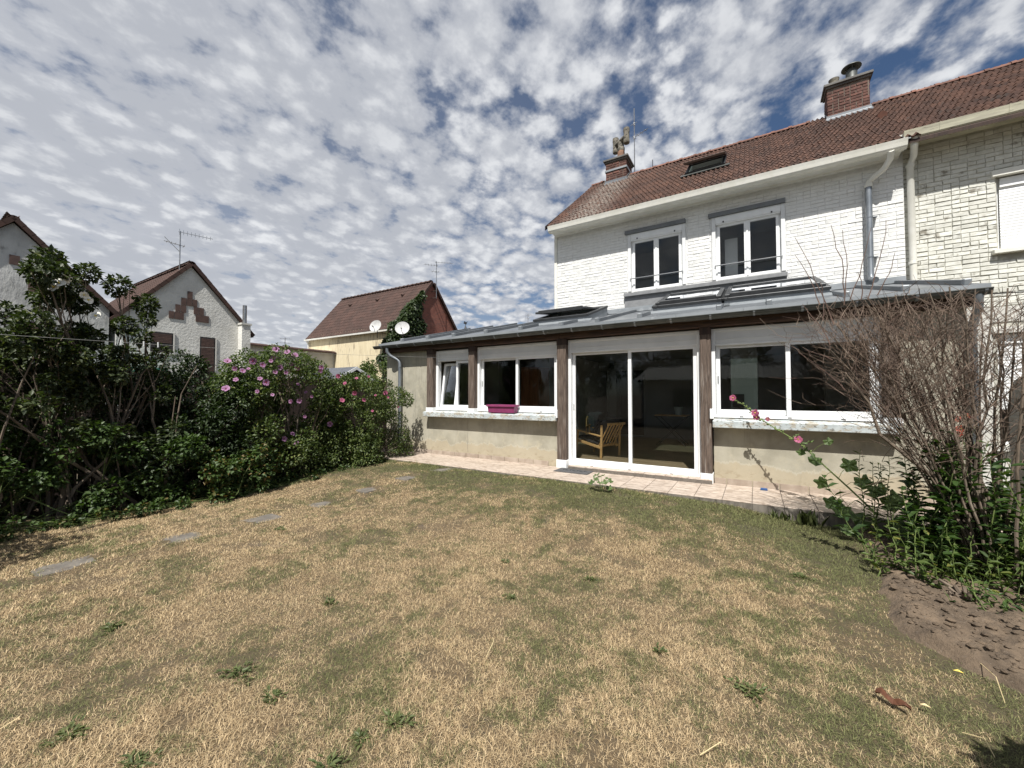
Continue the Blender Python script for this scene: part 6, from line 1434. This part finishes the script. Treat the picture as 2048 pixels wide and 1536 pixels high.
# wardrobe behind the left window
a = onY(1042, 760, 9.3); b = onY(1078, 760, 9.3)
wr_ = thing('wardrobe', 'reddish brown wooden wardrobe inside behind the left window', 'wardrobe', ((a.x+b.x)/2, 9.6, FL)); mb = MB(); mb.box(a.x, b.x, 9.3, 9.9, FL, 2.35); mb.build('body', 'wardrobe_wood', wr_, bevel=.006)
for k in (0, 1): xx = a.x+(b.x-a.x)*(.02+.5*k); mb = MB(); mb.box(xx, xx+(b.x-a.x)*.46, 9.285, 9.299, FL+.08, 2.30); mb.build('door', 'wardrobe_wood', wr_, bevel=.004)

# ================================================================== BEHIND THE CAMERA (mirrored in the panes, shading the near lawn)
shd = thing('outbuilding', 'pale outbuilding with corrugated roof at the end of the garden', 'outbuilding', (-1.5, -8.5, 0))
mb = MB(); mb.box(-5.2, 2.2, -10.5, -7.2, 0, 2.35); mb.build('wall', 'pale_wall', shd)
mb = MB(); n = 100; pr = [(-5.5+8.0*k/n, 2.50+.035*math.sin(k*2*math.pi/3.2)) for k in range(n+1)]
vs = [(x, -6.85, z-.12) for x, z in pr]+[(x, -10.8, z+.85) for x, z in pr]; mb.add(vs, [(k, k+1, n+2+k, n+1+k) for k in range(n)]); o = mb.build('roof', 'fibre_cement', shd); so = o.modifiers.new('solid', 'SOLIDIFY'); so.thickness = .02
mb = MB(); mb.box(-1.0, -.05, -7.2, -7.16, 0, 2.05); mb.build('door', 'fence_wood', shd)
mb = MB(); mb.box(-3.6, -2.5, -7.2, -7.16, 1.0, 1.9); mb.build('window', 'dark_frame', shd)
def back_tree(x, y, h, r_, n, label):
    cl = clumps_in(lambda a, b, c_: ((a-x)/r_)**2+((b-y)/r_)**2+((c_-h*.62)/(h*.40))**2 < 1, 40, (.35, .75), ((x-r_, x+r_), (y-r_, y+r_), (h*.22, h)))
    t = thing('tree', label, 'tree', (x, y, 0), 'trees behind the camera'); mb = MB(); limb(mb, (x, y, 0), (x, y, h*.6), .16, .06, 5, .02, 8)
    for q in random.sample(cl, 14): limb(mb, (x, y, random.uniform(h*.25, h*.55)), q[:3], .06, .015, 4, .04, 5)
    mb.build('trunk', 'bark', t); leaves('crown', *clump_leaves(cl, n, (.14, .24), .3), .6, 'leaf_dark', t)
for (x, y, h, r_, lb_) in ((-8.5, -7.0, 6.2, 2.2, 'dense tree at the far left corner of the garden behind the camera'), (-5.5, -13.0, 7.0, 2.8, 'tree behind the left end of the outbuilding'), (-.5, -14.0, 7.5, 3.0, 'tall tree behind the middle of the outbuilding'), (4.8, -11.5, 6.5, 2.6, 'tree behind the right end of the outbuilding'), (-12.5, -3.5, 6.0, 2.2, 'tree beyond the fence left of the camera')):
    back_tree(x, y, h, r_, 5200, lb_)
cl = clumps_in(lambda a, b, c_: ((a-1.46)/.36)**2+((b-1.74)/.36)**2 < 1, 24, (.12, .19), ((1.05, 1.9), (1.3, 2.15), (.5, 1.3)))
shrub('garden_bush', 'leafy bush just right of the camera', 'bush', (1.46, 1.74, 0), cl, 3600, (.06, .10), .55, 'leaf_hibiscus', 10)
cl = clumps_in(lambda a, b, c_: ((a+6.3)/.6)**2+((b+.45)/.55)**2 < 1, 30, (.15, .26), ((-6.9, -5.7), (-1.0, .1), (.5, 2.0)))
shrub('garden_bush', 'leafy bush just left of the camera before the hedge', 'bush', (-6.3, -.45, 0), cl, 4200, (.06, .10), .55, 'leaf_hibiscus', 10)
cl = clumps_in(lambda x, y, z: z < 2.0, 60, (.18, .30), ((-9.1, -8.35), (-.4, 2.7), (.1, 2.0)))
shrub('dark_shrub', 'dark shrub mass against the fence behind the tall bare stems', 'shrub', (-8.8, 1.2, 0), cl, 9000, (.06, .10), .55, 'leaf_dark', 14, fan=.4)
